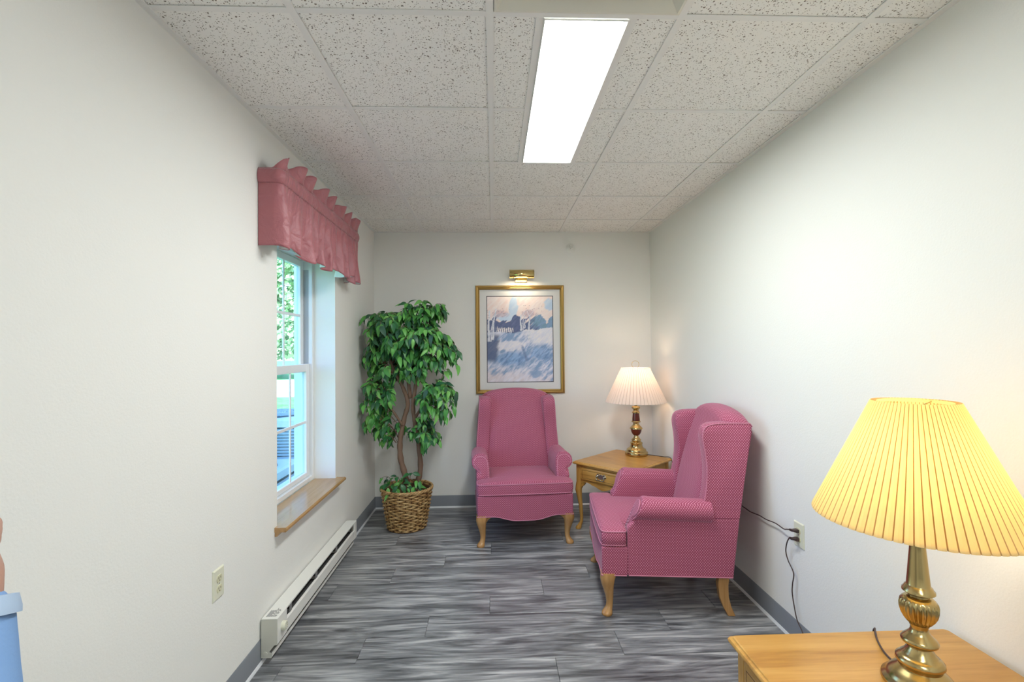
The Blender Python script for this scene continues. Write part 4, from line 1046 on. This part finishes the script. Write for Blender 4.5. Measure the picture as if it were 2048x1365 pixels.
    for Mx, v, _ in leaves[:300]:
        o = bpy.data.objects.new('leaf', protos[v]); COL.objects.link(o); o.parent = p; o.matrix_local = Mx
    m = MB()
    for Mx, v, _ in leaves[300:]:
        vs, fs = variants[v]; m.add([Mx @ Vector(q) for q in vs], fs)
    o = m.build('leaf_mass', M['leaf_mass'], p, smooth=180, fix=False); o['kind'] = 'stuff'
ficus()

# ------------------------------------------------------------------ person at the left edge (mostly out of frame)
def tapered(m, a, b_, ra, rb, seg=14):
    a, b_ = Vector(a), Vector(b_); d = (b_-a); L = d.length; d.normalize(); n = d.orthogonal().normalized(); c = d.cross(n); rings = []
    st = []
    for k in range(1, 5): th = -pi/2+pi/2*k/4; st.append((ra*sin(th), ra*cos(th)))
    for k in range(0, 5): th = pi/2*k/5; st.append((L+rb*sin(th), rb*cos(th)))
    for s_, r in st: rings.append([a+d*s_+(n*cos(2*pi*j/seg)+c*sin(2*pi*j/seg))*max(r, .001) for j in range(seg)])
    m.loft(rings)
def ellipsoid(m, c, rx, ry, rz_, seg=20):
    prof = [(max(.001, cos(-pi/2+pi*k/12)), sin(-pi/2+pi*k/12)) for k in range(13)]
    m.loft([[(c[0]+rx*r*cos(2*pi*j/seg), c[1]+ry*r*sin(2*pi*j/seg), c[2]+rz_*z) for j in range(seg)] for r, z in prof])
def blob(m, name, mat, parent, vox, sm=6):
    o = m.build(name, mat, parent, smooth=180); r = o.modifiers.new('r', 'REMESH'); r.mode = 'VOXEL'; r.voxel_size = vox; r.use_smooth_shade = True
    s = o.modifiers.new('s', 'SMOOTH'); s.iterations = sm; s.factor = .5; return o
def person():
    P = thing('person', 'person in a light blue long sleeved shirt, forearm raised, by the bare left wall', 'person', (-.72, .26, 0)); P.scale = (.92, .92, .92)
    # local frame: +y faces into the room, +x is the person's right-hand side seen from behind
    sh, el, wr = Vector((.172, .01, 1.39)), Vector((.297, .150, 1.087)), Vector((.262, .220, 1.308))
    # body, one continuous figure
    m = MB()
    ellipsoid(m, (0, .02, 1.63), .076, .095, .118); tapered(m, (0, -.01, 1.45), (0, .01, 1.56), .052, .050)
    ellipsoid(m, (0, .118, 1.61), .014, .018, .022); ellipsoid(m, (.078, .01, 1.62), .010, .02, .030); ellipsoid(m, (-.078, .01, 1.62), .010, .02, .030); ellipsoid(m, (0, .085, 1.545), .035, .03, .025)
    ellipsoid(m, (0, 0, 1.27), .150, .100, .20); ellipsoid(m, (0, 0, 1.02), .145, .105, .16)
    for s in (-1, 1):
        tapered(m, (s*.085, 0, .92), (s*.095, .01, .50), .078, .052); tapered(m, (s*.095, .01, .50), (s*.095, -.015, .09), .052, .036); tapered(m, (s*.095, -.03, .045), (s*.105, .13, .035), .040, .034)
    tapered(m, (0, 0, 1.38), sh, .07, .058); tapered(m, sh, el, .050, .040); tapered(m, el, wr, .042, .028)
    lsh, lel, lwr = Vector((-.165, 0, 1.40)), Vector((-.19, -.03, 1.10)), Vector((-.175, .05, .85))
    tapered(m, (0, 0, 1.38), lsh, .07, .058); tapered(m, lsh, lel, .048, .038); tapered(m, lel, lwr, .039, .026)
    # right hand, raised: palm and five fingers, loosely curled
    hd = (wr-el).normalized(); up = Vector((-.53, .05, .84)).normalized()
    pc = wr + up*.050; side = Vector((.25, .97, -.05)).normalized(); fwd = side.cross(up).normalized()
    tapered(m, wr, wr+up*.03, .027, .030)
    for k, off in enumerate((-.024, -.008, .008, .023)): tapered(m, wr+up*.012+side*off*.6, pc+up*.028+side*off, .0135, .0105)
    for k, (off, ln) in enumerate(((-.026, .058), (-.009, .066), (.009, .070), (.026, .064))):
        b0 = pc+up*.030+side*off; b1 = b0+up*ln*.40+fwd*(-.004); b2 = b1+up*ln*.22+side*.004-fwd*.022; b3 = b2-up*.004-fwd*.020
        tapered(m, b0, b1, .0092, .0085, 10); tapered(m, b1, b2, .0085, .0078, 10); tapered(m, b2, b3, .0078, .0068, 10)
    th0 = wr+up*.022+side*.022; th1 = th0+side*.020+up*.026-fwd*.006; th2 = th1+up*.026+side*.002-fwd*.008
    tapered(m, th0, th1, .0130, .0108, 10); tapered(m, th1, th2, .0108, .0085, 10)
    # left hand hanging
    tapered(m, lwr, lwr+Vector((.005, .02, -.085)), .026, .026)
    for k, off in enumerate((-.024, -.008, .008, .024)):
        b0 = lwr+Vector((.005, .02+off, -.10)); tapered(m, b0, b0+Vector((.012, .004, -.038)), .0095, .0085, 10); tapered(m, b0+Vector((.012, .004, -.038)), b0+Vector((.026, .006, -.062)), .0085, .007, 10)
    tapered(m, lwr+Vector((.01, .035, -.03)), lwr+Vector((.02, .06, -.075)), .012, .009, 10)
    blob(m, 'body', M['skin'], P, .0055, 4)
    # shirt
    m = MB(); ellipsoid(m, (0, 0, 1.26), .172, .122, .215); tapered(m, (0, 0, 1.10), (0, 0, .95), .13, .135)
    ellipsoid(m, (0, 0, 1.0), .165, .125, .14)
    for a, b_, c in ((sh, el, wr), (lsh, lel, lwr)):
        w = b_.lerp(c, .80); tapered(m, (0, 0, 1.37), a, .085, .070); tapered(m, a, b_, .066, .056); tapered(m, b_, b_.lerp(c, .45), .056, .056); tapered(m, b_.lerp(c, .45), w, .056, .042)
    tapered(m, (0, -.005, 1.43), (0, 0, 1.475), .066, .058)
    blob(m, 'shirt', M['shirt'], P, .009, 6)
    for b_, c in ((el, wr), (lel, lwr)):
        q = b_.lerp(c, .86); d = (c-b_).normalized(); n = d.orthogonal().normalized(); e = d.cross(n)
        m = MB(); m.loft([[q+d*s_+(n*cos(2*pi*j/24)+e*sin(2*pi*j/24))*r for j in range(24)] for s_, r in ((-.008, .044), (-.002, .0435), (.010, .040), (.0105, .036), (-.006, .034))], cap0=False, cap1=False); m.build('shirt_cuff', M['cuff'], P, smooth=60)
    m = MB(); ellipsoid(m, (0, 0, .94), .160, .118, .10)
    for s in (-1, 1): tapered(m, (s*.085, 0, .90), (s*.095, .01, .50), .092, .072); tapered(m, (s*.095, .01, .50), (s*.095, -.012, .10), .072, .062)
    blob(m, 'trousers', M['trousers'], P, .010, 6)
    for s in (-1, 1):
        m = MB(); tapered(m, (s*.095, -.045, .047), (s*.106, .135, .042), .046, .041); m.v = [(x, y, max(z, .0)) for x, y, z in m.v]; m.build('shoe', M['shoe'], P, smooth=180)
    m = MB(); ellipsoid(m, (0, -.005, 1.66), .086, .098, .105); m.v = [(x, y, z if (y < .05 or z > 1.68) else 1.69+.2*(z-1.69)) for x, y, z in m.v]; m.v = [(x, y, max(z, 1.585)) for x, y, z in m.v]; m.build('hair', M['hair'], P, smooth=180)
    for s in (-1, 1):
        m = MB(); ellipsoid(m, (s*.031, .102, 1.638), .012, .008, .008, 12); m.build('eye', M['white_metal'], P)
    m = MB(); ellipsoid(m, (0, .110, 1.566), .022, .006, .005, 12); m.build('mouth', plain('lips', (.40, .15, .14), .5), P)
person()

# ------------------------------------------------------------------ outdoors
GZ = -.18
m = MB(); m.box(-70, 60, -40, 80, GZ-.3, GZ); lawn = m.build('lawn', M['grass'], smooth=0); lawn['kind'] = 'structure'; lawn['label'] = 'green lawn outside the window'
m = MB(); m.box(-40, 30, 17, 27, GZ, GZ+.012); dv = m.build('driveway', M['concrete'], smooth=0); dv['kind'] = 'structure'; dv['label'] = 'pale driveway beyond the lawn'
def ac_unit(label, loc, w, d, h):
    t = thing('air_conditioner', label, 'air conditioner', loc, 0, 'air conditioner units outside')
    hw, hd = w/2, d/2
    m = MB(); m.box(-hw-.03, hw+.03, -hd-.03, hd+.03, 0, .06); m.build('pad', M['concrete'], t, smooth=0)
    m = MB(); m.box(-hw+.02, hw-.02, -hd+.02, hd-.02, .06, h-.03); m.build('coil', M['ac_dark'], t, smooth=0)
    m = MB()
    for sx in (-1, 1):
        for sy in (-1, 1): m.box(min(sx*hw, sx*(hw-.05)), max(sx*hw, sx*(hw-.05)), min(sy*hd, sy*(hd-.05)), max(sy*hd, sy*(hd-.05)), .06, h-.06)
    m.build('corner_posts', M['ac_metal'], t, smooth=0, bevel=.01)
    n = int((h-.16)/.026)
    m = MB()
    for k in range(n):
        z = .09+k*.026
        for s in (-1, 1):
            m.add([(-hw+.05, s*(hd+.000), z), (hw-.05, s*(hd), z), (hw-.05, s*(hd-.014), z+.017), (-hw+.05, s*(hd-.014), z+.017), (-hw+.05, s*(hd-.003), z-.003), (hw-.05, s*(hd-.003), z-.003)], [(0, 1, 2, 3), (0, 4, 5, 1)])
            m.add([(s*hw, -hd+.05, z), (s*hw, hd-.05, z), (s*(hw-.014), hd-.05, z+.017), (s*(hw-.014), -hd+.05, z+.017), (s*(hw-.003), -hd+.05, z-.003), (s*(hw-.003), hd-.05, z-.003)], [(0, 1, 2, 3), (0, 4, 5, 1)])
    m.build('louvers', M['ac_metal'], t, smooth=0)['kind'] = 'stuff'
    def rr(sc, z): return [(sc*hw*a, sc*hd*b_, z) for a, b_ in ((-1, -1), (1, -1), (1, 1), (-1, 1))]
    m = MB(); m.loft([rr(1.01, h-.07), rr(1.01, h-.015), rr(.97, h)]); m.build('top_panel', plain('ac_top', (.62, .66, .66), .5), t, smooth=0)
    m = MB(); R0 = min(hw, hd)*.80; m.lathe([(R0*1.02, h-.001), (R0, h+.010), (R0*.96, h+.004), (0, h+.0035)], 36); m.build('fan_opening', M['ac_dark'], t)
    m = MB()
    for k in range(1, 9): r = R0*k/8.3; m.tube([(r*cos(a), r*sin(a), h+.014) for a in [2*pi*j/36 for j in range(36)]], .0035, 5, closed=True)
    for k in range(6): a = pi*k/6; m.tube([(-R0*cos(a), -R0*sin(a), h+.012), (R0*cos(a), R0*sin(a), h+.012)], .004, 5)
    m.build('fan_guard', M['ac_metal'], t)
ac_unit('tall louvered air conditioner unit outside, farther of the two', (-2.02, 4.62, GZ), .72, .72, 1.0)
ac_unit('low louvered air conditioner unit outside, nearer of the two', (-1.93, 3.76, GZ), .66, .66, .70)

def tree(name, label, loc, h0, blobs, mat, nleaf, ls, seed):
    rng = random.Random(seed); t = thing(name, label, 'tree', loc, 0, 'trees beyond the driveway')
    m = MB(); top = max(b_[2] for b_ in blobs); m.tube(catmull([(0, 0, 0), (.1, 0, top*.3), (-.1, .1, top*.6), (0, 0, top)], 5), [.22-.008*i for i in range(16)], 8); m.build('trunk', M['bark'], t, smooth=180)
    m = MB(); tot = sum(b_[3]**2 for b_ in blobs)
    for bx_, by_, bz_, br in blobs:
        for _ in range(int(nleaf*br*br/tot)):
            th = rng.uniform(0, 2*pi); c = rng.uniform(-1, 1); r = br*rng.uniform(.55, 1)**.5; q = sqrt(1-c*c)
            p = Vector((bx_+r*q*cos(th), by_+r*q*sin(th), max(h0, bz_+.9*r*c))); d = Vector((rng.uniform(-1, 1), rng.uniform(-1, 1), rng.uniform(-1, .4))).normalized(); n = d.orthogonal().normalized(); s_ = ls*rng.uniform(.6, 1.3)
            m.add([p, p+d*s_*.5+n*s_*.3, p+d*s_, p+d*s_*.5-n*s_*.3], [(0, 1, 2, 3)])
    o = m.build('crown', mat, t, smooth=0, fix=False); o['kind'] = 'stuff'
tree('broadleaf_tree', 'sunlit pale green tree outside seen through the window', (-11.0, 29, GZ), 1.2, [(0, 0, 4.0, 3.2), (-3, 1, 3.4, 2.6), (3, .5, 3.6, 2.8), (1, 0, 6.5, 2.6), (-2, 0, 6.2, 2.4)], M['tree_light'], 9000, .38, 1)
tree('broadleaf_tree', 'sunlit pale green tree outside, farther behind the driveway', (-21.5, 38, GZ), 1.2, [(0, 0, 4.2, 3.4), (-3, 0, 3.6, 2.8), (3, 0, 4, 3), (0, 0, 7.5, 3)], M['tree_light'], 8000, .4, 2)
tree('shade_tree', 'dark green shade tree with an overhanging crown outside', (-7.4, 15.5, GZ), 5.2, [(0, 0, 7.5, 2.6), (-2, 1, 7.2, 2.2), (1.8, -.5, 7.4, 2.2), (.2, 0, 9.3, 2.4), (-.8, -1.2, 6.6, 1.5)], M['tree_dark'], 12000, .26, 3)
